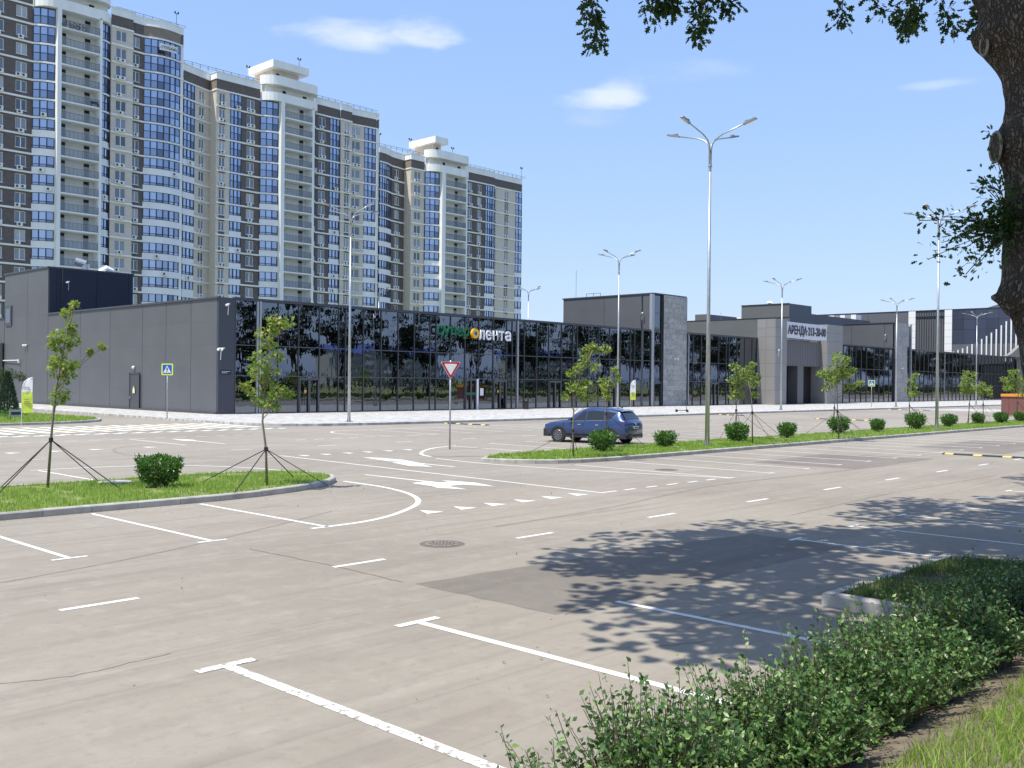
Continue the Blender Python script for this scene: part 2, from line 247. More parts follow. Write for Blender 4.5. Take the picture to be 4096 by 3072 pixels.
def scatter(name,P,size,tmpl,m_,axis=None,spread=1.,flat=.0,rng=RNG):
    """leaves: template (verts,tris) put at P, its length along axis+random, its face turned up by 'flat'"""
    P=np.asarray(P,float).reshape(-1,3); n=len(P); tv,tf=tmpl; tv=np.asarray(tv,float); tf=np.asarray(tf)
    A=rng.normal(size=(n,3)); A=unit(A)*spread
    if axis is not None: A=A+axis
    A=unit(A); Z=unit(rng.normal(size=(n,3))*(1-flat)+np.array([0,0,1.])*flat*1.5); B=unit(np.cross(Z,A)); C=np.cross(A,B)
    s=np.asarray(size)*rng.uniform(.7,1.25,n) if np.ndim(size)==0 else np.asarray(size)
    V=P[:,None,:]+s[:,None,None]*(tv[None,:,0,None]*B[:,None,:]+tv[None,:,1,None]*A[:,None,:]+tv[None,:,2,None]*C[:,None,:])
    F=(tf[None]+(np.arange(n)*len(tv))[:,None,None]).reshape(-1,tf.shape[1])
    return npmesh(name,V,F,m_)
OVAL=([(0,0,0),(.27,.42,.07),(0,.45,0),(-.27,.42,.07),(0,1,-.08)],[(0,1,2),(0,2,3),(1,4,2),(2,4,3)])
LANCE=([(0,0,0),(.17,.45,.05),(0,.5,0),(-.17,.45,.05),(0,1,-.1)],[(0,1,2),(0,2,3),(1,4,2),(2,4,3)])
def fan(out): return ([(0,.45,0)]+[(x,y,z) for x,y,z in out],[(0,i+1,(i+1)%len(out)+1) for i in range(len(out))])
OAK=fan([(0,0,0),(.16,.12,.03),(.1,.26,.0),(.34,.42,.06),(.14,.52,.0),(.3,.72,.05),(.08,.8,0),(0,1,-.06),(-.08,.8,0),(-.3,.72,.05),(-.14,.52,0),(-.34,.42,.06),(-.1,.26,0),(-.16,.12,.03)])
MAPLE=fan([(0,0,0),(.38,.1,.05),(.22,.34,0),(.5,.6,.08),(.16,.62,0),(0,1,-.08),(-.16,.62,0),(-.5,.6,.08),(-.22,.34,0),(-.38,.1,.05)])
CLUMP=([(0,0,0),(.5,.3,.1),(.3,.8,0),(-.1,1,.1),(-.5,.55,-.1),(-.3,.1,.25)],[(0,1,2),(0,2,3),(0,3,4),(0,4,5)])
BLADE=([(-.05,0,0),(.05,0,0),(.0,1,0)],[(0,1,2)])
def grass(name,P,h,m_,w=.06,lean=.35,rng=RNG):
    P=np.asarray(P,float); n=len(P); hh=h*rng.uniform(.5,1.3,n); a=rng.uniform(0,2*np.pi,n); d=np.stack([np.cos(a),np.sin(a),0*a],1); b=rng.uniform(0,2*np.pi,n); l=np.stack([np.cos(b),np.sin(b),0*b],1)*(hh*rng.uniform(0,lean*1.6,n))[:,None]
    ww=(w*hh)[:,None]; up=np.stack([0*a,0*a,hh],1)
    V=np.stack([P-d*ww,P+d*ww,P+up*.55+l*.35-d*ww*.7,P+up*.55+l*.35+d*ww*.7,P+up+l],1)
    F=(np.array([(0,1,3),(0,3,2),(2,3,4)])[None]+(np.arange(n)*5)[:,None,None]).reshape(-1,3)
    return npmesh(name,V,F,m_)
def inpoly(pts,poly):
    x,y=pts[:,0],pts[:,1]; c=np.zeros(len(pts),bool); n=len(poly); j=n-1
    for i in range(n):
        xi,yi=poly[i]; xj,yj=poly[j]
        c^=((yi>y)!=(yj>y))&(x<(xj-xi)*(y-yi)/(yj-yi+1e-12)+xi); j=i
    return c
def textmesh(name,body,size,ext,m_,M4,bold=0,sx=1.):
    cu=bpy.data.curves.new(name,'FONT'); cu.body=body; cu.size=size; cu.extrude=ext; cu.offset=bold; cu.resolution_u=3
    ob=bpy.data.objects.new(name,cu); COL.objects.link(ob); dg=bpy.context.evaluated_depsgraph_get(); me=bpy.data.meshes.new_from_object(ob.evaluated_get(dg)); bpy.data.objects.remove(ob); bpy.data.curves.remove(cu)
    me.name=name; me.transform(Matrix.Diagonal((sx,1,1,1))); me.transform(M4); me.materials.clear(); me.materials.append(MT(m_)); return me
FRONT=Matrix(((1,0,0,0),(0,0,-1,0),(0,1,0,0),(0,0,0,1)))   # text plane standing, read from the -y side
# ------------------------------------------------------------------ ground
def sheet(name,poly,z,m_,parent=None,kind='structure'):
    b=MB(); b.poly([(x,y,z) for x,y in poly]); return b.build(name,m_,parent,kind=None if parent else kind)
ground=sheet('ground',[(-1500,-1500),(2500,-1500),(2500,2500),(-1500,2500)],-.06,'field')
lot=sheet('parking_lot',[(-60,3.6),(420,3.6),(420,49.7),(43,49.7),(33.2,62),(33.2,140),(-60,140)],0,'asphalt')
# embankment on the camera's side, rising from the lot to the footpath the picture was taken from
def bank_z(y): return float(np.interp(y,[-6,-.5,1.2,2.3,2.9,3.65],[1.15,1.12,.92,.5,.33,.13]))
bb=MB(); ys=[-8,-4,-1.5,-.5,.3,1.0,1.6,2.1,2.5,2.9,3.3,3.62]; xs=[-30+1.5*i for i in range(48)]
for i in range(len(xs)):
    for j,y in enumerate(ys): bb.V.append((xs[i],y,bank_z(y)+.04*noise.noise(Vector((xs[i]*.8,y*1.3,0)))))
for i in range(len(xs)-1):
    for j in range(len(ys)-1):
        a=i*len(ys)+j; bb.F.append((a,a+len(ys),a+len(ys)+1,a+1)); bb.M.append(0)
bank=bb.build('embankment','soil',kind='structure',smooth=True)
sheet('verge',[(42,-200),(2000,-200),(2000,3.62),(42,3.62)],.1,'field')
# paved strip in front of the shops
SW=[(33.6,112),(33.3,75),(33.1,64),(33.1,57.5),(33.3,53.6),(34.3,51.6),(36.5,50.5),(40,49.85),(46,49.6),(420,49.6),(420,68.3),(39.5,68.3),(39.5,112)]
b=MB(); b.prism(SW,-.05,.15); b.build('sidewalk','paving',kind='structure')
# ------------------------------------------------------------------ kerbs
def kstone(L,w,h):
    b=MB(); c=.025; pr=[(0,0),(w,0),(w,h),(c,h),(0,h-c)]
    pr=[(0,-.05),(w,-.05),(w,h),(c,h),(0,h-c)]; n=len(pr); i=0
    for x in (-L/2,L/2):
        for y,z in pr: b.V.append((x,y,z))
    b.F.append(tuple(range(n))); b.F.append(tuple(reversed(range(n,2*n)))); b.M+=[0,0]
    for k in range(n): b.F.append((k,n+k,n+(k+1)%n,(k+1)%n)); b.M.append(0)
    return b.mesh('kerb_stone','concrete')
def kerb(name,path,L=1.,w=.15,h=.15,limit=290):
    """stones laid along the path, their face on the right-hand side of the walking direction"""
    root=thing(name,None,None,(path[0][0],path[0][1],0),kind='structure'); root.pop('label',None)
    ms={}; n=0
    for (x0,y0),(x1,y1) in zip(path,path[1:]):
        d=math.hypot(x1-x0,y1-y0); k=max(1,round(d/L)); l=d/k; key=round(l,2)
        if key not in ms: ms[key]=kstone(l-.012,w,h)
        for i in range(k):
            if n>=limit: return root
            f=(i+.5)/k; a=math.atan2(y1-y0,x1-x0)
            link('kerb_stone',ms[key],root,(x0+(x1-x0)*f,y0+(y1-y0)*f,random.uniform(-.004,.004)),rz=a+random.uniform(-.004,.004)); n+=1
    return root
kerb('sidewalk_kerb',[(33.3,74.85),(33.15,64),(33.1,57.5),(33.3,53.7),(34.2,51.8),(36.4,50.65),(40,49.85),(46,49.55),(250,49.55)][::-1][::-1],1.,.17,.165)
ISA=[(-12,20.8),(12.2,20.8),(13.4,20.95),(14.6,21.25),(15.5,21.6),(16.2,22.0),(16.8,22.55),(17.2,23.2),(17.35,23.9),(17.2,24.6),(16.7,25.15),(15.9,25.6),(14.8,25.85),(13.4,25.95),(-12,25.95)]
ISB=[(24.85,24.9),(24.95,24.3),(25.25,23.6),(25.7,23.05),(26.4,22.6),(27.3,22.3),(28.5,22.12),(30.5,22.05),(60,22.0),(120,21.9)]
ISB2=[(120,25.9),(60,25.95),(28.3,25.95),(27,25.85),(26.1,25.65),(25.4,25.3),(24.95,24.9)]
kerb('left_island_kerb',ISA[1:] if False else ISA,1.0); kerb('middle_island_kerb',ISB,1.0,limit=200); kerb('middle_island_back_kerb',ISB2,1.0,limit=150)
def inset(poly,d):
    cx=sum(p[0] for p in poly)/len(poly); n=len(poly); out=[]
    for i in range(n):
        p=Vector(poly[i]); a=(p-Vector(poly[i-1])).normalized(); b=(Vector(poly[(i+1)%n])-p).normalized(); t=(a+b).normalized(); out.append((p.x-t.y*d,p.y+t.x*d))
    return out
IA=inset(ISA,.14); IBp=ISB+ISB2; IB=inset(IBp,.14)
for nm,p in (('left_island_lawn',IA),('middle_island_lawn',IB)):
    b=MB(); b.prism(p,-.03,.125); b.build(nm,'turf_soil',kind='structure')
PEN=[(12.25,3.4),(12.25,5.72),(16.3,5.72),(16.3,3.4)]
kerb('embankment_kerb',[(12.1,3.5),(12.1,5.86)][::-1],1.0,.17,.16); kerb('embankment_kerb',[(16.45,5.86),(12.1,5.86)],1.0,.17,.16); kerb('embankment_kerb',[(16.45,3.5),(16.45,5.86)],1.,.17,.16)
b=MB()
for i in range(12):
    for j in range(7):
        x=12.25+4.07*i/11; y=3.4+2.33*j/6; b.V.append((x,y,.10+.07*(1-j/6)+.05*noise.noise(Vector((x*1.5,y*1.5,3)))))
for i in range(11):
    for j in range(6): a=i*7+j; b.F.append((a,a+7,a+8,a+1)); b.M.append(0)
b.build('verge_corner','soil',kind='structure',smooth=True)
LG=[(-20,60.9),(21.8,60.9),(24.2,61.1),(26.6,61.9),(28.4,63.4),(29.6,65.8),(30,69),(29.6,76),(27,84),(-20,84)]
b=MB(); b.prism(inset(LG,.14),-.03,.125); b.build('left_lawn','turf_soil',kind='structure'); kerb('left_lawn_kerb',LG[:8],1.0,limit=90)
# ------------------------------------------------------------------ road markings (parts of the parking lot)
def ribbon(b,pts,w,z=.004,mi=0):
    P=[Vector((x,y)) for x,y in pts]; n=len(P); L=[]
    for i in range(n):
        a=(P[i]-P[i-1]).normalized() if i else None; c=(P[i+1]-P[i]).normalized() if i<n-1 else None
        t=((a or c)+(c or a)).normalized(); nn=Vector((-t.y,t.x)); k=1/max(.5,nn.dot(Vector((-(a or c).y,(a or c).x)))); L.append((P[i]+nn*w/2*k,P[i]-nn*w/2*k))
    for (a,c),(e,f) in zip(L,L[1:]): b.quad((c.x,c.y,z),(f.x,f.y,z),(e.x,e.y,z),(a.x,a.y,z),mi)
def mark(name,pts,w=.1,z=.004,m_='road_paint'):
    b=MB(); ribbon(b,pts,w,z); return b.build(name,m_,lot)
def shape(name,pts,z=.004,m_='road_paint'):
    b=MB(); b.poly([(x,y,z) for x,y in pts]); o=b.build(name,m_,lot)
    if o.data.polygons[0].normal.z<0: o.data.flip_normals()
    return o
def stall(x,y0,y1,t=None,m_='road_paint',w=.09,tl=.5):
    b=MB(); ribbon(b,[(x,y0),(x,y1)],w)
    if t is not None: ribbon(b,[(x-tl,t),(x+tl,t)],w,.0055)
    return b.build('parking_line',m_,lot)
stall(5.24,4.0,8.76,8.8,'worn_paint',.13,.32); stall(7.78,3.7,8.76,8.82,'road_paint',.115,.32); stall(10.36,3.7,7.85,None,'road_paint',.105)
for k,x in enumerate([16.93,19.4,21.85,24.28,26.75,29.2,31.65,34.1,36.6,39,41.5]): stall(x,5.9 if k==0 and x<16.4 else 3.7,8.7,8.72,tl=.22)
for x in [-.9,1.6,4.1,6.6,9.08]: stall(x,15.8,20.6,15.75,tl=.28)
mark('parking_line',[(11.56,20.6),(11.56,15.78)])
def spl(p,n=5):
    o=[]; 
    for i in range(len(p)-1):
        a=Vector(p[max(i-1,0)]);b_=Vector(p[i]);c=Vector(p[i+1]);d=Vector(p[min(i+2,len(p)-1)])
        for k in range(n):
            t=k/n; o.append(tuple(.5*((2*b_)+(c-a)*t+(2*a-5*b_+4*c-d)*t*t+(3*b_-a-3*c+d)*t**3)))
    return o+[tuple(p[-1])]
mark('island_nose_line',spl([(11.2,15.79),(12.43,15.84),(13.5,16.2),(14.74,16.95),(15.5,17.6),(16.1,18.4),(16.6,19.42),(16.95,20.67),(17.05,21.74),(17.1,22.6)]),.13)
mark('lane_line',[(20.4,31.65),(21.1,31.63)],.1,.0055); mark('lane_line',[(21.06,31.6),(20.3,15.88)]); mark('lane_line',[(20.27,15.9),(20.95,15.9)],.1,.0055)
mark('island_nose_line',spl([(24.7,27.1),(24.45,24.5),(24.75,22.0),(25.4,19.2),(26.46,15.8)]),.1)
mark('island_nose_line',spl([(25.13,27.84),(25.5,28.75),(26.3,29.7),(27.33,30.6),(28.6,31.4),(30.0,31.85),(30.25,31.9)]),.13)
mark('parking_line',[(30.0,31.9),(30.05,26.2)])
for k in range(26): x=-19.5+4.09*k; mark('lane_dash',[(x,12.3),(x+1.0,12.3)],.105)
for x in [21.3,22.3,23.3,24.35,25.35]: mark('lane_dash',[(x,15.92),(x+.5,15.92)],.1)
for k in range(22):
    x=26.5+2.47*k; stall(x,15.9,21.95,15.8,tl=.2)
for k in range(26):
    x=32.6+2.48*k; stall(x,26.1,31.9,31.95,tl=.2)
for k in range(7): x=12.1-2.5*k; stall(x,26.2,31.2,31.3,tl=.2)
mark('island_nose_line',spl([(12.1,31.3),(14,31.2),(16.2,30.2),(17.4,28),(17.7,26)]),.1)
for x in [14.51,15.52,16.5,17.52,18.53,19.54]: shape('give_way_triangle',[(x,16.43),(x+.24,15.9),(x-.26,15.88)])
for x in [21.73,22.73,23.78,24.76,25.8,26.85]: shape('give_way_triangle',[(x,31.6),(x+.28,31.15),(x-.1,30.95)])
for x in [13.0,17.1,21.2,25.4,29.7,34,38.4,42.6,46.8,51,55.2,59.4,63.6,67.8]: mark('lane_dash',[(x,35.4),(x+1.0,35.4)],.1)
for x in [13.98,15.55,17.11,19.37]: shape('give_way_triangle',[(x,39.25),(x+.5,38.85),(x,38.7)])
for k in range(9): mark('lane_dash',[(27+1.05*k,39.45),(27.6+1.05*k,39.45)],.1)
for k in range(14): mark('lane_dash',[(14.2+1.06*k,44.65),(14.75+1.06*k,44.65)],.1)
for k in range(16):
    x=36.0+2.52*k; stall(x,39.5,44.9,39.45,tl=.2)
for k in range(40): x=83+2.5*k; stall(x,39.5,44.9,39.45,tl=.2)
mark('island_nose_line',spl([(33.3,39.4),(32.5,40.6),(32.15,42),(32.2,43.4),(32.9,44.6),(34,45.2),(36,45.25)]),.1); mark('lane_line',[(36,45.25),(76,45.25)]); mark('lane_line',[(21.3,39.2),(21.35,44.5)])
mark('lane_line',[(33.3,39.42),(34.4,39.42)])
# arrows
shape('lane_arrow',[(18.82,23.75),(18.72,23.75),(18.76,21.0),(18.2,20.95),(18.1,20.0),(17.93,19.6),(18.24,18.75),(18.42,19.75),(19.0,19.75),(19.2,19.2),(19.33,18.84),(19.62,19.9),(19.36,21.0),(19.22,20.5),(18.9,20.6),(18.9,21.0)])
shape('lane_arrow',[(22.68,24.0),(22.78,24.0),(22.84,25.9),(23.1,26.6),(23.3,27.3),(23.24,28.5),(22.91,29.15),(22.55,27.2),(22.7,26.9),(22.55,26.6),(22.3,26.75),(21.85,25.3),(22.2,24.5),(22.5,25.4),(22.68,25.4)])
shape('lane_arrow',[(23.0,39.0),(23.1,39.0),(23.15,41.6),(23.4,42.4),(23.0,43.8),(22.75,42.3),(23.0,41.7)])
# raised crossing: ramp checks and zebra bars
b=MB(); b.prism([(14,50.4),(33.3,50.4),(33.1,58.6),(14,58.6)],-.02,.010); hump=b.build('raised_crossing','asphalt',kind='structure')
for k in range(19):
    x=14.3+1.0*k; b=MB(); z=.015; sh=1.6
    b.quad((x,51.2,z),(x+.5,51.2,z),(x+.5+sh*0,57.8,z),(x+sh*0,57.8,z)); b.build('zebra_bar','yellow_paint' if k%2 else 'road_paint',hump)
for k in range(40):
    for r in range(2):
        x=14+.98*k+(.49 if r else 0); y=49.15+.45*r
        if x<33.6+(-1 if r else 0): b=MB(); b.quad((x,y,.005),(x+.49,y,.005),(x+.49,y+.45,.005),(x,y+.45,.005)); b.build('ramp_check','road_paint',lot)
for k in range(12):
    for r in range(2): x=121+.98*k+(.49 if r else 0); y=48.3+.45*r; b=MB(); b.quad((x,y,.005),(x+.49,y,.005),(x+.49,y+.45,.005),(x,y+.45,.005)); b.build('ramp_check','road_paint',lot)
for k in range(12): b=MB(); x=121+1.0*k; b.quad((x,36,.005),(x+.5,36,.005),(x+.5,46,.005),(x,46,.005)); b.build('zebra_bar','road_paint',lot)
# repaired asphalt, cracks, tyre marks
def jag(pts,a=.03,step=.25,closed=True):
    o=[]
    for (x0,y0),(x1,y1) in zip(pts,pts[1:]+(pts[:1] if closed else [])):
        n=max(1,int(math.hypot(x1-x0,y1-y0)/step))
        for k in range(n): t=k/n; o.append((x0+(x1-x0)*t+random.uniform(-a,a),y0+(y1-y0)*t+random.uniform(-a,a)))
    return o
for p in ([(9.2,10.52),(13.9,10.1),(16.9,9.6),(16.8,7.6),(13.85,7.75),(10.2,7.82),(9.22,7.9)],[(32.6,14.5),(39.7,14.6),(39.1,18.8),(32.4,18.4)],[(44.9,13.6),(56,13.8),(55,18.2),(46.1,18.1)],[(25.3,27.7),(26.6,26.6),(27.0,25.0+1.6),(25.0,28.6)]): shape('asphalt_patch',jag(p),.002,'asphalt_patch')
def crack(pts,w=.03): mark('asphalt_crack',jag(pts,.02,.12,False),w,.003,'asphalt_crack')
crack([(9.1,14.6),(9.2,12.4),(9.15,10.6)],.022); crack([(8.9,6.2),(9.6,5.9)],.012); crack([(9.3,7.85),(12.1,7.75)],.018); crack([(9.9,6.9),(11.2,6.2),(11.9,5.2)],.01); crack([(12.3,9.3),(15,9.0)],.012)
def arc(cx,cy,r,a0,a1,n=40): return [(cx+r*math.cos(R_(a0+(a1-a0)*i/n)),cy+r*math.sin(R_(a0+(a1-a0)*i/n))) for i in range(n+1)]
mark('tyre_mark',spl([(23,40.2),(21.65,40.18),(19.85,40.1),(18.3,39.2),(17.4,37.5),(17.05,36.16),(17.1,35.01),(17.8,33.34),(19,31.5)]),.14,.003,'asphalt_skid')
mark('tyre_mark',arc(13.5,32,3.2,60,230),.1,.003,'asphalt_skid'); mark('tyre_mark',spl([(-2,13.2),(3,14.1),(7,15.0),(10.5,16.4),(13,17.6)]),.06,.003,'asphalt_skid'); mark('tyre_mark',spl([(14,13.6),(18,13.9),(24,14.9),(30,14.7),(38,14.2)]),.09,.003,'asphalt_skid');
crack([(13.2,16.9),(14.2,16.0),(15.1,15.2)],.012); crack([(3.1,9.9),(4.0,9.5),(5.2,9.6)],.010); crack([(20,10.4),(26,10.7),(34,10.5)],.02); 
# manhole covers
def manhole(x,y,lab,r=.31):
    t=thing('manhole_cover',lab,'manhole cover',(x,y,0),group='manhole covers in the tarmac')
    b=MB(); 
    for rr0,rr1,z in ((r,r+.09,.006),):
        for k in range(24):
            a0=2*math.pi*k/24; a1=2*math.pi*(k+1)/24; b.quad((x+rr0*math.cos(a0),y+rr0*math.sin(a0),z),(x+rr1*math.cos(a0),y+rr1*math.sin(a0),z-.003),(x+rr1*math.cos(a1),y+rr1*math.sin(a1),z-.003),(x+rr0*math.cos(a1),y+rr0*math.sin(a1),z))
    b.build('rim','asphalt_crack',t); b=MB(); b.prism(arc(x,y,r-.01,0,345,23),.0,.009)
    for i in range(-3,4):
        for j in range(-3,4):
            if i*i+j*j<10: b.box(x+i*.085-.025,x+i*.085+.025,y+j*.085-.025,y+j*.085+.025,.009,.016)
    b.build('lid','iron_cover',t)
manhole(11.81,12.77,'round iron manhole cover in the middle of the empty near road'); manhole(27.33,18.7,'round iron manhole cover in the parking bay beside the long lawn island'); manhole(46.0,46.9,'flat round cover near the sidewalk kerb beyond the give way sign')
o=None; b=MB(); b.prism(arc(11.7,25.2,.42,0,350,23),.1,.155); o=b.build('concrete_lid','concrete',label='pale round concrete well lid lying in the grass behind the near shrub',cat='well lid')
# speed humps
def speed_hump(x0,y0,x1,y1,n,lab):
    t=thing('speed_hump',lab,'speed hump',((x0+x1)/2,(y0+y1)/2,0),group='rubber speed humps across the lanes')
    L=math.hypot(x1-x0,y1-y0); d=Vector((x1-x0,y1-y0))/L; nn=Vector((-d.y,d.x)); l=L/n
    for k in range(n):
        b=MB(); a=Vector((x0,y0))+d*(k*l+.01); c=a+d*(l-.02); w=.25
        P=[(p.x+nn.x*s*w*q,p.y+nn.y*s*w*q,z) for z,q in ((.004,1),(.055,.45)) for p,s in ((a,-1),(c,-1),(c,1),(a,1))]; b.hexa(P); b.build('rubber_segment','rubber',t)
        if k%2==0:
            b=MB(); m0=a+d*l*.2; m1=a+d*l*.8; P=[(m0.x-nn.x*.24,m0.y-nn.y*.24,.014),(m1.x-nn.x*.24,m1.y-nn.y*.24,.014),(m1.x-nn.x*.1,m1.y-nn.y*.1,.066),(m0.x-nn.x*.1,m0.y-nn.y*.1,.066)]; b.quad(*P); P=[(m0.x-nn.x*.1,m0.y-nn.y*.1,.066),(m1.x-nn.x*.1,m1.y-nn.y*.1,.066),(m1.x+nn.x*.2,m1.y+nn.y*.2,.03),(m0.x+nn.x*.2,m0.y+nn.y*.2,.03)]; b.quad(*P); b.build('yellow_marker','bump_yellow',t)
speed_hump(42.9,15.4,43,9.2,11,'black and yellow speed hump across the near lane at the right edge')
speed_hump(45.6,49.2,45.9,45.4,7,'short speed hump at the sidewalk kerb behind the give way sign'); speed_hump(80.6,49.3,79.8,46.4,6,'speed hump at the sidewalk kerb right of the scooter'); speed_hump(78.2,38.6,78.5,33.5,10,'speed hump across the lane behind the third shrub of the long island'); speed_hump(118,49,118,44,8,'far speed hump beside the distant crosswalk')
# ------------------------------------------------------------------ low glass fronted shopping building
VF=68.2; ZT=9.15
shop=thing('shopping_building','long low shop building with dark mirror glass front and grey panelled end wall','shop building',(41,70,0))
def panel_wall_x(parent,u,edges,z0,z1,m_,rows=None,face=-1,th=.12):
    """panels standing in a plane x=u, split at the y edges and at row heights"""
    rows=rows or [z0,z1]
    for ya,yb in zip(edges,edges[1:]):
        for za,zb in zip(rows,rows[1:]): UB('wall_panel',parent,u,u+th,ya+.022,yb-.022,za+.002,zb-.002,m_)
def panel_wall_y(parent,v,edges,z0,z1,m_,rows=None,th=.12,name='wall_panel'):
    rows=rows or [z0,z1]
    for xa,xb in zip(edges,edges[1:]):
        for za,zb in zip(rows,rows[1:]): UB(name,parent,xa+.02,xb-.02,v,v+th,za+.006,zb-.006,m_)
ED=[68.3,72.23,76.28,80.37,86.48,92.62,100.05]; RW=[.3,2.0,3.75,5.5,7.25,9.0]
panel_wall_x(shop,39.6,ED,.3,9.0,'grey_panel',RW); panel_wall_x(shop,39.6,[100.07,105.27,111.4],.3,13.6,'grey_panel',[.3,3.2,6.1,9.0,11.3,13.6]); panel_wall_x(shop,39.6,[111.45,116,121],.3,9,'grey_panel',[.3,4.5,9.0])
b=MB(); b.box(39.68,120,68.6,121,0,9.0); b.box(39.68,48.1,100.2,111.35,9,13.55); b.box(96.5,103.1,68.5,82,9,13.45); b.build('wall','panel_seam',shop)
b=MB(); b.box(39.45,39.6,68.2,121,.15,.3); b.build('plinth','grey_trim',shop)
b=MB(); b.box(39.5,39.75,68.1,100.0,9.0,9.14); b.box(39.5,39.75,111.5,121,9.0,9.14); b.box(39.5,39.75,99.98,111.5,13.6,13.74); b.box(39.75,48.3,99.96,100.2,13.6,13.74); b.build('roof_trim','grey_trim',shop)
for x0,x1 in ((39.72,40.4),(40.4,44.4),(44.4,47.7),(47.7,48.2)): UB('wall_panel',shop,x0,x1-.03,99.98,100.1,9.0,13.6,'navy_panel')
b=MB(); b.tube([(40.9,99.9,9.1),(40.85,99.88,11),(40.92,99.9,13.6)],.05,5); b.tube([(44.38,99.9,9.1),(44.38,99.9,11.4)],.03,5); b.build('cable_duct','panel_seam',shop)
UB('corner_pier',shop,39.62,41.05,VF-.06,VF+.5,.15,9.1,'pier_panel')
# grey service door with a lamp over it, window high on the tall block
d=b=MB(); b.box(39.5,39.6,80.7,82.4,.15,3.2); dr=b.build('service_door','pier_panel',shop); b=MB(); b.box(39.46,39.5,80.62,80.74,.15,3.28); b.box(39.46,39.5,82.36,82.48,.15,3.28); b.box(39.46,39.5,80.62,82.48,3.2,3.3); b.build('door_frame','grey_trim',dr); b=MB(); b.poly([(39.44,81.75,1.55),(39.44,81.35,1.55),(39.44,81.35,1.85),(39.44,81.55,2.2),(39.44,81.75,1.85)]); b.build('warning_label','warning_yellow',dr); b=MB(); b.box(39.4,39.5,82.1,82.2,1.1,1.3); b.build('handle','chrome',dr)
b=MB(); b.box(39.5,39.6,109.3,111.0,8.2,10.3); wn=b.build('vent_window','grey_trim',shop); b=MB(); b.box(39.47,39.5,109.55,110.75,8.5,10.0); b.build('pane','room_glass',wn)
UB('gateway',shop,39.4,39.7,111.4,121,.15,6.4,'dark_void')
# panes and mullions of the front
MU=[41.09,43.05,44.95,46.9,48.95,50.9,51.63,53.55,55.5,57.45,59.35,61.3,62.02,63.85,65.75,67.6,69.6,71.5,72.3,74.1,76.0,77.87,79.9,81.8,82.5,84.45,86.25,88.2,90.2,92.1,92.88,94.4,96.1]
PAN={}
def glazing(parent,edges,rows,v=VF,jit=.0022):
    for i,(xa,xb) in enumerate(zip(edges,edges[1:])):
        for za,zb in zip(rows,rows[1:]):
            UB('glass_pane',parent,xa+.03,xb-.03,v-.0,v+.04,za+.03,zb-.03,'shop_glass',rot=(random.gauss(0,jit*.5),0,random.gauss(0,jit)))
def mullions(parent,edges,z0,z1,rows,v=VF,w=.028,thick=()):
    for x in edges: t=w*(3.0 if x in thick else 1); UB('mullion',parent,x-t,x+t,v-.09,v+.1,z0,z1,'light_metal' if x in thick else 'mullion_metal')
    for z in rows: UB('transom',parent,edges[0],edges[-1],v-.05,v+.08,z-.035,z+.035,'mullion_metal')
ROWS=[.15,3.12,5.5,8.98]
glazing(shop,MU,ROWS); mullions(shop,MU,.15,9.0,[.2,3.12,5.5],thick=(43.05,73.15,94.4)); 
UB('column',shop,43.2,43.36,VF-.12,VF+.1,.15,9.0,'light_metal'); UB('column',shop,73.0,73.2,VF-.12,VF+.1,.15,9.0,'light_metal'); UB('column',shop,94.36,94.5,VF-.12,VF+.1,.15,9.0,'mullion_metal')
UB('roof_trim',shop,41.0,96.0,VF-.12,VF+.3,8.98,9.2,'grey_trim')
def doors(parent,xa,xb,v=VF,z1=3.0,n=2,sticker=False):
    b=MB(); w=.11
    for x in (xa,xb-w): b.box(x,x+w,v-.14,v-.04,.15,z1)
    b.box(xa+w,xb-w,v-.14,v-.04,z1-.16,z1)
    for k in range(1,n): x=xa+(xb-xa)*k/n; b.box(x-.09,x+.09,v-.14,v-.04,.15,z1-.16)
    d=b.build('door','mullion_metal',parent); b=MB()
    for k in range(n): x=xa+(xb-xa)*(k+.5)/n; b.box(x-.02,x+.02,v-.2,v-.15,.8,1.7)
    b.build('handle','dark_iron',d)
    if sticker: b=MB(); b.prism([(math.cos(a/8*math.pi)*.13,math.sin(a/8*math.pi)*.13) for a in range(16)],0,.01); me=b.mesh('round_sticker','letter_yellow'); me.transform(Matrix.Rotation(R_(90),4,'X')); link('round_sticker',me,d,(xa+.6,v-.1,1.9)); b=MB(); b.prism([(math.cos(a/8*math.pi)*.06,math.sin(a/8*math.pi)*.06) for a in range(16)],0,.014); me=b.mesh('round_sticker','letter_blue'); me.transform(Matrix.Rotation(R_(90),4,'X')); link('round_sticker',me,d,(xa+.6,v-.1,1.9))
doors(shop,46.95,48.9,sticker=True); doors(shop,69.65,71.45,sticker=True); doors(shop,77.95,79.85); doors(shop,88.3,90.15); UB('white_jamb',shop,67.3,67.55,VF-.12,VF-.03,.15,3.1,'pvc_white'); doors(shop,65.8,67.25,z1=3.1)
b=MB(); b.box(65.9,67.2,VF-.16,VF-.13,1.55,1.8); b.build('door_sticker','letter_green',shop)
b=MB(); b.box(67.85,68.3,VF-.03,VF-.01,1.5,2.2); b.build('poster','sign_white',shop)
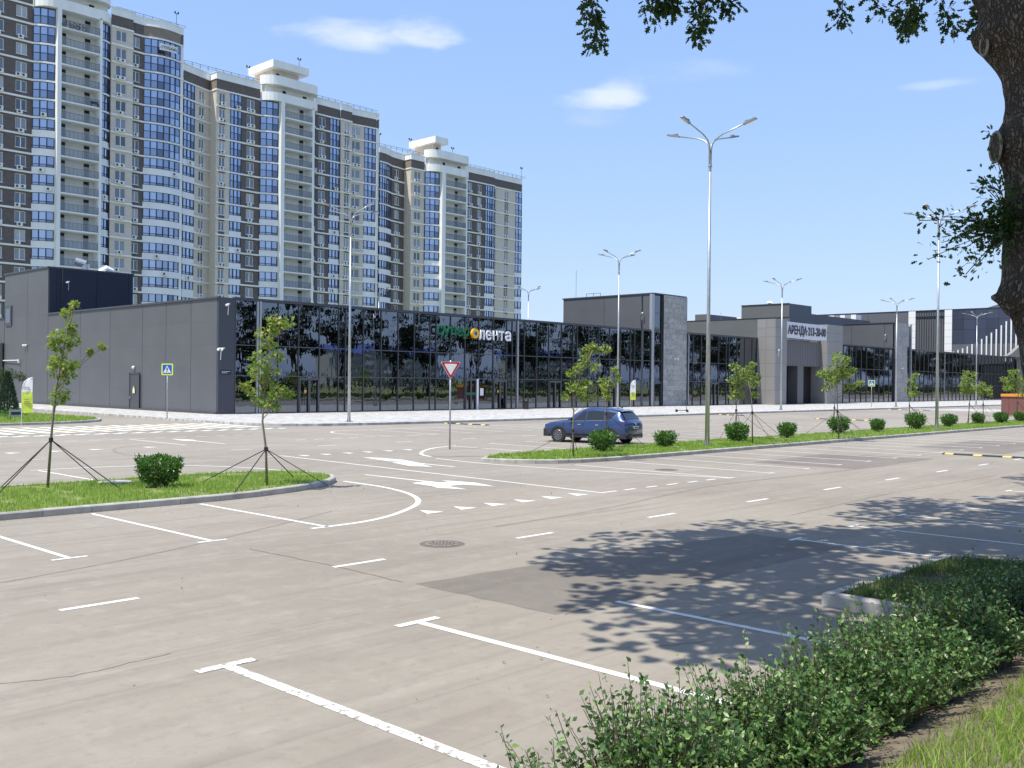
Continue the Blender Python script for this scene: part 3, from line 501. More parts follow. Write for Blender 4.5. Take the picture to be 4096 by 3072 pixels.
# first tower
rows13=[9.2,10.6,12.0,13.4]
panel_wall_x(shop,96.4,[68.35,69.6,75.4,82.0],9.2,13.4,'grey_panel',rows13); UB('roof_trim',shop,96.3,96.6,68.1,82.1,13.4,13.55,'grey_trim'); UB('roof_trim',shop,96.6,103.3,67.98,68.3,13.4,13.55,'grey_trim')
b=MB(); b.tube([(96.3,69.7,9.3),(96.25,69.75,10.4),(96.32,69.65,11.8),(96.3,69.7,13.5)],.05,5); b.build('cable_duct','panel_seam',shop)
UB('tower_jamb',shop,96.1,96.6,VF-.15,VF+.2,.15,13.4,'light_metal'); glazing(shop,[96.62,98.3],[.15,3.12,5.5,7.6,9.0,11.2,13.3]); mullions(shop,[96.62,98.3],.15,13.4,[.2,3.12,5.5,7.6,9.0,11.2]); doors(shop,96.7,98.25,n=1)
def tiles(parent,x0,x1,v,z0,z1,m_='stone_tile',tw=1.2,th_=.6):
    UB('tile_backing',parent,x0,x1,v+.05,v+.3,z0,z1,'panel_seam')
    z=z0; r=0
    while z<z1-.02:
        h=min(th_,z1-z); x=x0-(random.choice([0,.3,.6,.9]) ); 
        while x<x1-.02:
            w=tw; a=max(x,x0); e=min(x+w,x1)
            if e-a>.1: UB('stone_tile',parent,a+.007,e-.007,v-random.uniform(0,.012),v+.08,z+.007,z+h-.007,m_)
            x+=w
        z+=th_; r+=1
tiles(shop,98.35,103.2,67.9,.15,13.4,tw=1.25,th_=.62); UB('tower_side',shop,103.2,103.3,67.9,82,.15,13.4,'mid_grey_wall')
# second glass stretch, up to the portal
MU2=[103.3,104.07,105.08,106.98,109.0,111.04,112.94,113.61,115.57,117.56,119.52,121.42,122.34]
glazing(shop,MU2,ROWS); mullions(shop,MU2,.15,9.0,[.2,3.12,5.5],thick=(104.07,)); UB('dark_end_panel',shop,122.36,123.3,VF-.02,VF+.1,.15,9.0,'warm_panel'); UB('dark_end_panel',shop,123.34,124.2,VF-.02,VF+.1,.15,9.0,'warm_panel')
UB('roof_trim',shop,103.3,124.2,VF-.12,VF+.3,8.98,9.2,'grey_trim'); doors(shop,109.1,111)
# portal
gate=thing('entrance_portal','grey tiled entrance portal with two dark openings under a rental banner','portal',(132,67,0))
b=MB(); b.box(120.95,124.0,65.65,68.2,.15,11.7); b.box(136.3,141.2,65.65,68.2,.15,11.75); b.build('pillar','panel_seam',gate)
for (x0,x1) in ((120.9,124.1),(136.25,141.3)):
    rz=[.15,2.1,3.9,5.7,7.5,9.3,10.5,11.7]
    for k,(za,zb) in enumerate(zip(rz,rz[1:])):
        for (a,e) in ((x0,(x0+x1)/2),((x0+x1)/2,x1)): UB('cladding_tile',gate,a+.01,e-.01,65.5,65.62,za+.01,zb-.01,'warm_panel')
        for (a,e) in ((65.62,66.9),(66.9,68.2)): UB('cladding_tile',gate,x0,x0+.06,a+.01,e-.01,za+.01,zb-.01,'warm_panel')
b=MB(); b.box(124.1,136.25,66.5,68.2,5.5,9.05); b.box(129.2,130.95,66.5,68.2,.15,5.5); b.box(124.1,125.1,66.5,68.2,.15,5.5); b.box(124.1,136.2,70,70.2,.15,5.5); b.build('wall','ribbed_grey',gate)
for k in range(17): x=124.15+k*.71; UB('cladding_rib',gate,x,x+.66,66.42,66.5,5.6,9.0,'ribbed_grey')
b=MB(); b.box(124.1,136.2,66.7,69.9,.16,.17); b.build('threshold','dark_void',gate)
UB('dark_doorway',gate,125.1,129.2,68.0,68.2,.15,5.5,'dark_void'); UB('dark_doorway',gate,130.95,136.2,68.0,68.2,.15,5.5,'dark_void'); UB('banner_beam',gate,124.1,136.25,66.7,66.9,11.45,11.65,'galvanised'); UB('banner_beam',gate,124.1,136.25,66.7,66.9,9.15,9.3,'galvanised')
ban=thing('banner','white banner with dark rental phone number stretched across the portal top','banner',(130,65.6,9.3))
b=MB(); nb=24
for k in range(nb):
    for j in range(3):
        def pt(a,c): x=124.15+12.05*a/nb; z=9.3+2.2*c/3; return (x,65.56+.04*math.sin(a*1.3+c),z-.05*math.sin(a/nb*math.pi))
        b.quad(pt(k,j),pt(k+1,j),pt(k+1,j+1),pt(k,j+1))
b.build('cloth','banner_cloth',ban,smooth=True)
me=textmesh('lettering','АРЕНДА·213-20-00',1.62,.012,'ink',Matrix.Translation((124.35,65.48,9.85))@FRONT,.035,1.0); xs_=[v.co.x for v in me.vertices]; s_=11.3/(max(xs_)-min(xs_)); me.transform(Matrix.Translation((124.4,0,0))@Matrix.Diagonal((s_,1,1,1))@Matrix.Translation((-min(xs_),0,0))); me.transform(Matrix.Translation(-WP(ban))); link('lettering',me,ban)
# eastern half of the shop row
east=thing('shopping_building','far half of the low glass shop row, right of the entrance portal','shop building',(180,70,0))
b=MB(); b.box(141.3,235,68.6,100,0,9.1); b.box(166.6,173.7,68.5,77.1,9,13.5); b.build('wall','panel_seam',east)
ME=[141.4,143.4,145.4,147.3,149.7,151.8,153.8,155.8,158.6,160.7,162.7,164.7,166.4]
glazing(east,ME,ROWS); mullions(east,ME,.15,9.0,[.2,3.12,5.5]); UB('roof_trim',east,141.3,166.6,VF-.12,VF+.3,9.1,9.3,'grey_trim')
panel_wall_x(east,166.5,[68.3,69.8,75.6,77.2],9.2,13.5,'grey_panel',rows13); UB('roof_trim',east,166.4,166.6,68.1,77.3,13.5,13.65,'grey_trim')
tiles(east,166.6,171.7,67.9,.15,13.6,tw=1.6,th_=.8); glazing(east,[171.75,173.7],[.15,3.12,5.5,9.0,13.3]); UB('column',east,173.7,173.95,VF-.2,VF+.1,.15,13.6,'light_metal')
MF=[173.95+2.02*k for k in range(29)]; glazing(east,MF,ROWS[:1]+[3.12,5.5,9.1]); mullions(east,MF,.15,9.1,[.2,3.12,5.5],thick=(MF[8],)); UB('roof_trim',east,173.9,232.4,VF-.12,VF+.3,9.1,9.35,'grey_trim')
gp=thing('round_logo_portal','light grey arched entrance slab with white ring logo at the right edge','portal',(236,67.5,0))
b=MB(); pr=[(231,9.3),(231,.2)]; arcp=[(222+9.0*k/10,9.35+3.3*math.sin(k/10*math.pi/2)) for k in range(11)]
P=[(232.3,.15),(250,.15),(250,13.2),(238,13.2)]+[(232+6*math.cos(R_(a)) ,9.4+3.8*math.sin(R_(a))) for a in ()]+[(234,12.3),(230,11.2),(226,9.9),(223,9.4),(232.3,9.3)]
i0=0
for y in (67.3,68.05): b.V+= [(x,y,z) for x,z in P]
n=len(P); b.F.append(tuple(range(n))); b.F.append(tuple(reversed(range(n,2*n)))); b.M+=[0,0]
for k in range(n): b.F.append(((k+1)%n,k,n+k,n+(k+1)%n)); b.M.append(0)
b.build('slab','light_metal' if False else 'warm_panel',gp)
b=MB(); b.tube([(236.6+1.7*math.cos(R_(a)),67.15,8.8+1.7*math.sin(R_(a))) for a in range(-30,221,10)],.22,6); b.build('ring_emblem','fin_white',gp); b=MB(); b.poly([(236.6+(.9 if k%2==0 else .3)*math.cos(math.pi*k/4+math.pi/2),67.2,6.6+(.9 if k%2==0 else .3)*math.sin(math.pi*k/4+math.pi/2)) for k in range(8)]); b.build('star_emblem','fin_white',gp)
# ------------------------------------------------------------------ sign over the front
sg=thing('shop_sign','green, yellow and white shop lettering fixed high on the dark glass front','shop sign',(66,67.8,7))
def word(txt,x0,x1,z0,zh,m_,nm):
    me=textmesh(nm,txt,1.5,.045,m_,FRONT,.030); vs=me.vertices; xs=[v.co.x for v in vs]; zs=[v.co.z for v in vs]; sx=(x1-x0)/(max(xs)-min(xs)); sz=zh/(max(zs)-min(zs))
    me.transform(Matrix.Translation((x0,67.75,z0))@Matrix.Diagonal((sx,1,sz,1))@Matrix.Translation((-min(xs),0,-min(zs)))); me.transform(Matrix.Translation(-WP(sg))); return link(nm,me,sg)
for ch,x0,x1,z0,h in (('с',61.75,62.5,7.15,.86),('у',62.55,63.4,6.9,1.1),('п',63.5,64.15,7.13,.86),('е',64.3,65.05,7.1,.88),('р',65.15,65.9,6.85,1.13)): word(ch,x0,x1,z0,h,'letter_green','letter')
for ch,x0,x1,z0,h in (('л',67.2,67.95,6.9,.95),('е',68.15,68.9,6.88,.98),('н',69.12,69.8,6.9,.95),('т',70.0,70.65,6.9,.95),('а',70.88,71.65,6.88,.98)): word(ch,x0,x1,z0,h,'letter_white','letter')
b=MB(); c=(66.6,67.7,7.45)
for k in range(28):
    a0=2*math.pi*k/28; a1=2*math.pi*(k+1)/28
    for (r0,r1,y,mi) in ((.2,.47,67.6,0),(0,.2,67.66,1)):
        b.quad((c[0]+r0*math.cos(a0),y,c[2]+r0*math.sin(a0)),(c[0]+r1*math.cos(a0),y,c[2]+r1*math.sin(a0)),(c[0]+r1*math.cos(a1),y,c[2]+r1*math.sin(a1)),(c[0]+r0*math.cos(a1),y,c[2]+r0*math.sin(a1)),mi)
    b.quad((c[0]+.47*math.cos(a1),67.6,c[2]+.47*math.sin(a1)),(c[0]+.47*math.cos(a0),67.6,c[2]+.47*math.sin(a0)),(c[0]+.47*math.cos(a0),67.85,c[2]+.47*math.sin(a0)),(c[0]+.47*math.cos(a1),67.85,c[2]+.47*math.sin(a1)),0)
b.build('letter',['letter_yellow','letter_blue'],sg)
# ------------------------------------------------------------------ buildings behind the shop row
mid=thing('warehouse_hall','tall plain grey hall rising behind the glass row between the first tower and the portal','hall',(195,110,0))
b=MB(); b.box(190,230,99.7,150,0,17.0); b.box(190.05,200,99.85,111.1,17,19.85); b.box(200,230,99.9,104,17,18.2); b.box(190.3,205,120,123,17,18.4); b.build('wall','mid_grey_wall',mid)
b=MB(); b.box(189.9,190,99.7,150,16.95,17.05); b.box(189.9,190,99.8,111.15,19.8,19.92); b.build('roof_trim','grey_trim',mid)
b=MB(); b.tube([(193,106,19.8),(193,106,20.4)],.35,8); b.tube([(193,106,20.4),(193,106,20.75)],[.75,.4],10); b.build('roof_vent','cam_white',mid)
b=MB(); b.box(190.5,196,108,112.5,17.05,17.45); b.build('roof_hatch','cam_white',mid)
mall=thing('mall_building','large dark mall with white bands and rising white fins beyond the glass row','mall',(240,90,0))
b=MB(); b.box(236.2,330,60,130,0,20.5); b.build('wall','panel_seam',mall)
for a,e in ((93.1,103),(103,113),(113,123.7),(123.7,130)):
    for za,zb in ((8,12.2),(12.2,16.4),(16.4,20.6)): UB('wall_panel',mall,236,236.2,a+.03,e-.03,za+.02,zb-.02,'mid_grey_wall')
for a,e in ((91.45,93.1),(83.07,84.74)):
    for k in range(8): UB('white_panel',mall,235.9,236.2,a,e,8+1.58*k+.02,8+1.58*(k+1)-.02,'fin_white')
UB('slat_backing',mall,236.1,236.2,84.76,91.43,8,20.6,'mid_grey_wall')
for k in range(12): y=84.95+.56*k; UB('slat',mall,235.9,236.1,y,y+.10,8,20.4,'grey_trim')
for z in (19.0,10.2): UB('slat_rail',mall,235.9,236.1,84.76,91.43,z,z+.25,'dark_void')
for k in range(10):
    a=58+2.5*k; e=min(a+2.5,83.05)
    for za,zb in ((8,9.6),(9.6,12.6),(12.6,15.9),(15.9,18.2),(18.2,20.6)): UB('glass_panel' if 12<za<16 or za==9.6 else 'wall_panel',mall,236.0,236.2,a+.02,e-.02,za+.02,zb-.02,'mall_navy' if za>9.7 else 'mid_grey_wall')
for k in range(18):
    y=82.6-1.03*k; top=10.9+ (k*.29+ .028*k*k if k<14 else 19.5-10.9-(k-14)*1.3); top=min(top,20.3); UB('white_fin',mall,235.55,235.95,y-.14,y+.14,8.5,top,'fin_white')
UB('roof_trim',mall,235.9,236.2,60,130,20.55,20.7,'grey_trim')
b=MB(); b.poly([(237,60,20.7),(237,76,20.7),(237,68,23)]); b.poly([(237,76,20.7),(262,76,20.7),(262,68,23),(237,68,23)]); b.build('roof_lantern','mid_grey_wall',mall)
ac=thing('ventilation_duct','silver rooftop ventilation unit standing behind the portal banner','ventilation unit',(225,109,17))
for k in range(7): UB('duct_section',ac,226,229,101.6+1.35*k,102.85+1.35*k,17.0,19.6,'galvanised' if k%2 else 'cam_white')
vt=thing('ventilation_hood','shiny round roof ventilator on the tall grey block at left','ventilator',(45,105,13.6))
b=MB(); b.tube([(44.5,103,13.5),(44.5,103,14.6)],.42,12); b.tube([(44.5,103,14.6),(43.6,103.4,14.9)],[.42,.38],12); b.build('pipe','galvanised',vt,smooth=False); b=MB(); b.tube([(45.9,102.2,13.5),(46.0,102.2,13.9),(46.3,102,14.2),(46.9,101.8,14.0)],[.5,.5,.4,.25],12); b.build('cowl','cam_white',vt)
# ------------------------------------------------------------------ apartment towers
AV=156.0
def apartments(label,ztop,cols,nfl,loc,loggia,zmin=9):
    """cols: (type,u0,off0,u1,off1,material,extra) ; off = metres behind the front plane"""
    B=thing('apartment_block',label,'apartment block',loc); FH=2.8; z0=ztop-2.95
    walls={}; 
    ci=0; bands=[]
    def wb(m_): return walls.setdefault((m_,ci),MB())
    fl=[z0-FH*k for k in range(nfl) if z0-FH*(k+1)>zmin]; zb=fl[-1]-FH
    for ci,c in enumerate(cols):
        band=MB(); bands.append((band,c))
        ty,u0,o0,u1,o1,mt=c[:6]; ex=c[6] if len(c)>6 else {}
        bul=ex.get('bulge',0); nseg=ex.get('seg',6 if bul else 1); pts=[]
        for k in range(nseg+1):
            t=k/nseg; pts.append((u0+(u1-u0)*t, AV+o0+(o1-o0)*t-bul*math.sin(math.pi*t)*1.0))
        L=[0]
        for a,e in zip(pts,pts[1:]): L.append(L[-1]+math.hypot(e[0]-a[0],e[1]-a[1]))
        def P(s,n,z):
            s=max(0,min(L[-1],s)); k=0
            while k<nseg-1 and s>L[k+1]: k+=1
            a,e=pts[k],pts[k+1]; l=L[k+1]-L[k]; t=(s-L[k])/l; dx,dy=(e[0]-a[0])/l,(e[1]-a[1])/l
            return (a[0]+(e[0]-a[0])*t+dy*n, a[1]+(e[1]-a[1])*t-dx*n, z)
        def strip(b,s0,s1,za,zb_,n=0,mi=0):
            ss=[s0]+[x for x in L if s0+1e-3<x<s1-1e-3]+[s1]
            for a,e in zip(ss,ss[1:]): b.quad(P(a,n,za),P(e,n,za),P(e,n,zb_),P(a,n,zb_),mi)
        def bar(b,s0,s1,za,zb_,n0,n1,mi=0):
            ss=[s0]+[x for x in L if s0+1e-3<x<s1-1e-3]+[s1]
            for a,e in zip(ss,ss[1:]): b.hexa([P(a,n1,za),P(e,n1,za),P(e,n0,za),P(a,n0,za),P(a,n1,zb_),P(e,n1,zb_),P(e,n0,zb_),P(a,n0,zb_)],mi)
        T=L[-1]; top=ztop
        # roof zone
        if ty!='log' and not ex.get('notop'):
            strip(wb('white_plaster'),0,T,top-1.05,top); bar(wb('white_plaster'),0,T,top-1.2,top-1.03,-.1,.12); strip(wb(ex.get('attic','brown_brick')),0,T,z0,top-1.2); bar(wb('white_plaster'),0,T,top,top+.08,-.3,.1)
            bar(wb('white_plaster'),0,T,-.22+z0,.05+z0,-.05,.13)
        if ty in('win','glz','col'): bar(band,0,T,-.25,.03,-.06,.15)
        if ty=='win':
            b=wb(mt); wins=ex.get('w',[]); s=0; rec=-.16
            for (a,e) in wins: strip(b,s,a,zb,z0); s=e
            strip(b,s,T,zb,z0)
            for (a,e) in wins:
                sp=wb(ex.get('spandrel',mt)); strip(b,a,e,z0-.5,z0)
                for zk in fl:
                    zt,zs=zk-.5,zk-2.2; nx=zk-FH-.5
                    strip(sp,a,e,max(nx,zb),zs)
                    b.quad(P(a,0,zs),P(a,rec,zs),P(a,rec,zt),P(a,0,zt)); b.quad(P(e,rec,zs),P(e,0,zs),P(e,0,zt),P(e,rec,zt)); b.quad(P(a,0,zs),P(e,0,zs),P(e,rec,zs),P(a,rec,zs)); b.quad(P(a,rec,zt),P(e,rec,zt),P(e,0,zt),P(a,0,zt))
                fr=MB(); pa=MB(); zt,zs=-.5,-2.2; w=.10; m_=(a+e)/2
                for x0,x1,y0,y1 in ((a,a+w,zs,zt),(e-w,e,zs,zt),(m_-w*.7,m_+w*.7,zs+w,zt-w),(a+w,e-w,zt-w,zt),(a+w,e-w,zs,zs+w)): bar(fr,x0,x1,y0,y1,rec-.02,rec+.05)
                bar(fr,a-.04,e+.04,zs-.07,zs-.01,-.1,.1); strip(pa,a+w,e-w,zs+w,zt-w,rec+.0)
                off=P((a+e)/2,0,0); fm=fr.mesh('window','pvc_white',off=(off[0],off[1],0)); pm=pa.mesh('pane','room_glass',off=(off[0],off[1],0))
                d=Vector(P(e,0,0))-Vector(P(a,0,0)); ang=math.atan2(d.y,d.x)
                for zk in fl:
                    o=link('window',fm,B,(off[0],off[1],zk)); link('pane',pm,o,(off[0],off[1],zk))
                    r=random.random()
                    if r<.78 and not ex.get('noac'):
                        n=1 if r<.42 else 2 if r<.7 else 3; n=min(n,max(1,int((e-a)/.72)))
                        for q in range(n):
                            sx=a+.3+q*.78+(random.uniform(0,.5) if n==1 else 0); pp=P(min(sx,T-.35),.02,0); o=link('air_conditioner',ACM,B,(pp[0],pp[1],zk-2.75+random.uniform(-.06,.08)),rz=ang)
        elif ty=='glz':
            n=ex.get('n',3); nf=ex.get('full',7); b=wb('white_plaster')
            def unit_mesh(kind):
                fr=MB(); pa=MB(); zt=-.24; zs={'full':-2.72,'short':-1.95,'low':-1.62}[kind]; w=.085; e0,e1=.05,T-.05
                for q in range(n+1): x=e0+(e1-e0)*q/n; bar(fr,max(e0,x-w),min(e1,x+w),zs,zt,-.02,.08)
                bar(fr,e0,e1,zt-.07,zt,-.02,.07); bar(fr,e0,e1,zs,zs+.07,-.02,.07); zm={'full':(zs+zt)/2,'short':zs+.42,'low':None}[kind]
                if zm: bar(fr,e0,e1,zm-.04,zm+.04,-.01,.07)
                for q in range(n):
                    x0=e0+(e1-e0)*q/n+w; x1=e0+(e1-e0)*(q+1)/n-w
                    for za,zb_ in (((zs+.07,zm-.04),(zm+.04,zt-.07)) if zm else ((zs+.07,zt-.07),)): 
                        k=random.gauss(0,.012); pa.quad(P(x0,.0+k,za),P(x1,.0-k,za),P(x1,.0-k,zb_),P(x0,.0+k,zb_))
                sw=MB(); bar(sw,0,T,-FH,zs+.01,-.06,.04 if kind!='full' else .01)
                return fr,pa,zs,sw
            off=P(T/2,0,0); cache={}
            for i,zk in enumerate(fl):
                kd='full' if i<nf else 'short' if i<nf+8 else 'low'; var=(kd,random.randint(0,3))
                if var not in cache: fr,pa,zs,sw=unit_mesh(kd); cache[var]=(fr.mesh('balcony_glazing','blue_frame',off=(off[0],off[1],0)),pa.mesh('panes','balcony_glass',off=(off[0],off[1],0)),zs,sw.mesh('balcony_parapet','white_plaster',off=(off[0],off[1],0)))
                fm,pm,zs,sm=cache[var]; link('balcony_parapet',sm,B,(off[0],off[1],zk)); o=link('balcony_glazing',fm,B,(off[0],off[1],zk)); link('panes',pm,o,(off[0],off[1],zk))
                if i>=nf and random.random()<.2 or random.random()<.06: pp=P(random.uniform(.4,T-.4),.08,0); d=Vector(P(T/2+.2,0,0))-Vector(P(T/2-.2,0,0)); link('air_conditioner',ACM,B,(pp[0],pp[1],zk-2.75),rz=math.atan2(d.y,d.x))
        elif ty=='col': strip(wb(mt),0,T,zb,z0)
        elif ty=='side': strip(wb(mt),0,T,zb,z0)
    # loggia stack
    ci=-1
    if loggia:
        u0,u1,pu0,pu1=loggia['u0'],loggia['u1'],loggia['p0'],loggia['p1']; yf=AV-2.2; yb=AV-.3; b=wb('white_plaster')
        b.box(pu0,u0,yf-.1,AV+.5,zb,z0+.02); ci=-2; wb('white_plaster').box(u1,pu1,yf-.05,AV+.5,zb,z0+.02); bw=wb('loggia_wall'); bw.quad((u0,yb,zb),(u1,yb,zb),(u1,yb,z0),(u0,yb,z0))
        sl=MB(); sl.box(u0,u1,yf-.12,yb,-.2,.03); slm=sl.mesh('loggia_slab','white_plaster',off=(u0,yf,0))
        rl=MB(); n=int((u1-u0)/.13)
        for k in range(n+1): x=u0+.02+(u1-u0-.04)*k/n; t=.026 if k%5==0 else .011; rl.box(x-t,x+t,yf-.02,yf+.02,.05,1.15)
        rl.box(u0,u1,yf-.03,yf+.03,1.12,1.17); rl.box(u0,u1,yf-.02,yf+.02,.12,.15); rlm=rl.mesh('railing','rail_grey',off=(u0,yf,0))
        dm=MB(); dm.box(-.42,.42,-.05,0,.03,2.0,0); dm.box(-.42,.42,-.04,0,2.02,2.5,1); dmm=dm.mesh('loggia_door',['grey_door','dark_void'])
        for zk in fl+[zb]:
            link('loggia_slab',slm,B,(u0,yf,zk))
            if zk-FH>=zb-1: link('railing',rlm,B,(u0,yf,zk-FH)); [link('loggia_door',dmm,B,(x,yb,zk-FH)) for x in (u0+1.0,u1-1.15)]
        # curved crown parapets above the loggias
        w0,w1=loggia['w0'],loggia['w1']; 
        def ringpar(nm,za,zb_,ext=0):
            pts=[(w0,AV+.3)]+[(w0+(pu0-w0)*(1-math.cos(R_(a))),AV+.3-(2.55+ext)*math.sin(R_(a))) for a in range(15,91,15)]
            pts+=[(u1+.3,AV-2.25-ext)]+[(u1+.3+(w1-u1-.3)*math.sin(R_(a)),AV-2.25-ext+(2.55+ext)*(1-math.cos(R_(a)))) for a in range(15,91,15)]
            q=MB()
            for a,e in zip(pts,pts[1:]):
                sh=lambda p,k:(p[0]+((w0+w1)/2-p[0])*.03*k,p[1]+.22*k); q.hexa([(*a,za),(*e,za),(*sh(e,1),za),(*sh(a,1),za),(*a,zb_),(*e,zb_),(*sh(e,1),zb_),(*sh(a,1),zb_)])
            q.build(nm,'white_plaster',B); q=MB(); q.prism(pts,za-.18,za,bottom=True); q.build('balcony_floor','white_plaster',B)
        ringpar('curved_parapet',z0+.02,z0+1.35); ringpar('curved_parapet',z0+2.95,z0+4.4)
        q=MB(); q.box(w0+.6,w1-.6,AV-.6,AV+6,z0,z0+2.95); q.build('crown_wall','loggia_wall',B); q=MB(); q.box(u0+.5,u0+1.2,AV-.64,AV-.6,z0+.1,z0+2.4); q.box(u1-1.1,u1-.3,AV-.64,AV-.6,z0+1.7,z0+2.3); q.build('crown_door','dark_void',B)
        if loggia.get('pent'):
            x0,x1,X0,X1=loggia['pent']; q=MB(); q.box(X0,X1,AV-.8,AV+5,z0+3.0,z0+6.0); q.build('penthouse_wall','beige_brick',B); q=MB(); q.box(x0,x1,AV-2.4,AV+6,z0+5.75,z0+7.05); q.build('penthouse_slab','white_plaster',B); q=MB(); q.box(X0+.8,X0+1.4,AV-.84,AV-.8,z0+3.6,z0+5.2); q.build('penthouse_door','dark_void',B)
    for (m_,ci),b in walls.items(): b.build({'brown_brick':'brown_wall','beige_brick':'beige_wall','white_plaster':'white_wall','loggia_wall':'loggia_back_wall','lilac_brick':'attic_wall'}.get(m_,'wall'),m_,B)
    for band,c in bands:
        if not band.F: continue
        bm=band.mesh('floor_band','white_plaster',off=(c[1],AV,0))
        for zk in fl[1:]+[zb]: link('floor_band',bm,B,(c[1],AV,zk))
    # roof railing and body
    ua=cols[0][1]; ub_=cols[-1][3]; q=MB(); q.box(ua+.3,ub_-.2,AV+3.2,AV+16,0,ztop-.3); q.build('core','beige_brick',B)
    q=MB(); x=ua+.4; ys=AV+.6
    while x<ub_:
        if not(loggia and loggia['w0']-.5<x<loggia['w1']+.5): q.box(x-.03,x+.03,ys,ys+.06,ztop,ztop+.75); q.box(x,x+1.5,ys,ys+.04,ztop+.7,ztop+.75); q.box(x,x+1.5,ys,ys+.03,ztop+.38,ztop+.41)
        x+=1.5
    q.build('roof_railing','dark_iron',B); return B
mat('rail_grey',(.12,.145,.19),.5); mat('loggia_wall',(.80,.80,.785),.85,var=.05,vs=.8)
b=MB(); b.box(-.4,.4,-.34,-.04,0,.55,0); b.prism([(math.cos(a/6*math.pi)*.19,math.sin(a/6*math.pi)*.19) for a in range(12)],0,.01,1)
for i in range(len(b.V)-24,len(b.V)): x,y,z=b.V[i]; b.V[i]=(x-.1,-.345-z,.28+y)
b.box(-.34,-.3,-.34,.0,-.12,0,0); b.box(.3,.34,-.34,.0,-.12,0,0); ACM=b.mesh('air_conditioner',['cam_white','dark_iron'])
S1=[('win',42,0,49.5,0,'brown_brick',dict(w=[(1.5,3.1),(4.6,6.2)])),('win',49.5,0,59.1,0,'brown_brick',dict(w=[(3.9,5.5),(7.2,8.8)])),
 ('glz',59.1,0,61.9,-1.4,'',dict(n=3,full=6,bulge=.25,attic='white_plaster',notop=1)),
 ('glz',69.05,-1.2,70.85,-.2,'',dict(n=3,full=6,bulge=.25,notop=1)),('win',70.85,-.7,74.5,-.7,'beige_brick',dict(w=[(.8,2.6)])),('side',74.5,-.7,74.52,.2,'beige_brick'),
 ('win',74.5,.2,76.8,.3,'brown_brick',dict(w=[(.25,1.6)])),('glz',76.8,.3,83.0,-.2,'',dict(n=6,full=7,bulge=.75,attic='lilac_brick')),('col',83.0,-.25,83.5,-.25,'white_plaster'),('side',83.5,-.25,83.5,8,'white_plaster')]
S2=[('glz',83.7,0,86.3,.9,'',dict(n=3,full=4)),('win',86.3,.9,89.9,2.2,'beige_brick',dict(w=[(1.1,2.5)])),('side',89.9,2.2,89.9,0,'beige_brick',dict(attic='lilac_brick')),
 ('win',89.9,0,92.6,0,'beige_brick',dict(w=[(.55,1.75)],spandrel='brown_brick')),('glz',92.6,0,94.9,0,'',dict(n=3,full=7)),('win',94.9,-.02,98.6,-.02,'brown_brick',dict(w=[(1.0,2.6)])),
 ('glz',98.6,-.1,101.6,-1.4,'',dict(n=3,full=6,bulge=.25,notop=1)),('glz',108.9,-1.3,110.5,-.1,'',dict(n=2,full=7,bulge=.3,notop=1)),('win',110.5,0,113.9,0,'brown_brick',dict(w=[(.9,2.5)])),
 ('glz',113.9,0,116.3,0,'',dict(n=3,full=6)),('win',116.3,-.3,119.0,-.3,'beige_brick',dict(w=[(.95,2.15)],spandrel='brown_brick')),('side',119,-.3,119,1.1,'beige_brick'),
 ('win',119,1.1,122.7,.6,'beige_brick',dict(w=[(.6,2.9)])),('glz',122.7,.6,125.5,.3,'',dict(n=3,full=6)),('col',125.5,.2,126.1,.2,'white_plaster'),('side',126.1,.2,126.1,8,'white_plaster')]
S3=[('glz',126.2,0,130.5,1.5,'',dict(n=6,full=4,bulge=.35)),('win',130.5,1.5,134.5,2.2,'brown_brick',dict(w=[(.9,2.5)])),('side',134.5,2.2,134.5,0,'beige_brick',dict(attic='lilac_brick')),
 ('win',134.5,0,138.2,0,'beige_brick',dict(w=[(.9,2.7)])),('glz',138.2,-.1,141.2,-1.4,'',dict(n=3,full=6,bulge=.2,notop=1)),('glz',148.6,-1.3,149.9,-.1,'',dict(n=2,full=6,bulge=.2,notop=1)),
 ('win',149.9,0,156.2,0,'brown_brick',dict(w=[(.9,2.3),(3.8,5.2)])),('glz',156.2,0,159.2,0,'',dict(n=4,full=6)),('side',159.2,0,159.2,.6,'brown_brick'),('win',159.2,.6,160.6,.6,'beige_brick',dict(w=[(.15,1.0)],spandrel='brown_brick',noac=1)),
 ('win',160.6,.6,166.7,.6,'beige_brick',dict(w=[(2.5,3.8)],spandrel='brown_brick')),('glz',166.7,.6,168.9,.6,'',dict(n=2,full=6)),('side',168.9,.6,168.9,12,'beige_brick')]
apartments('tallest apartment block at the left edge of the row with a loggia stack',62.0,S1,20,(62,156,0),dict(u0=62.5,u1=68.4,p0=61.9,p1=68.8,w0=59.2,w1=70.9),zmin=8)
apartments('middle apartment block with a white penthouse slab over its loggias',56.25,S2,18,(105,156,0),dict(u0=102.4,u1=108.4,p0=101.6,p1=108.9,w0=98.7,w1=110.5,pent=(99.7,107.4,100.6,106.2)),zmin=9)
apartments('lowest apartment block at the right end of the tower row',49.85,S3,16,(147,156,0),dict(u0=142.2,u1=148.2,p0=141.2,p1=148.6,w0=138.3,w1=149.9,pent=(139,142.6,139.8,142)),zmin=9)
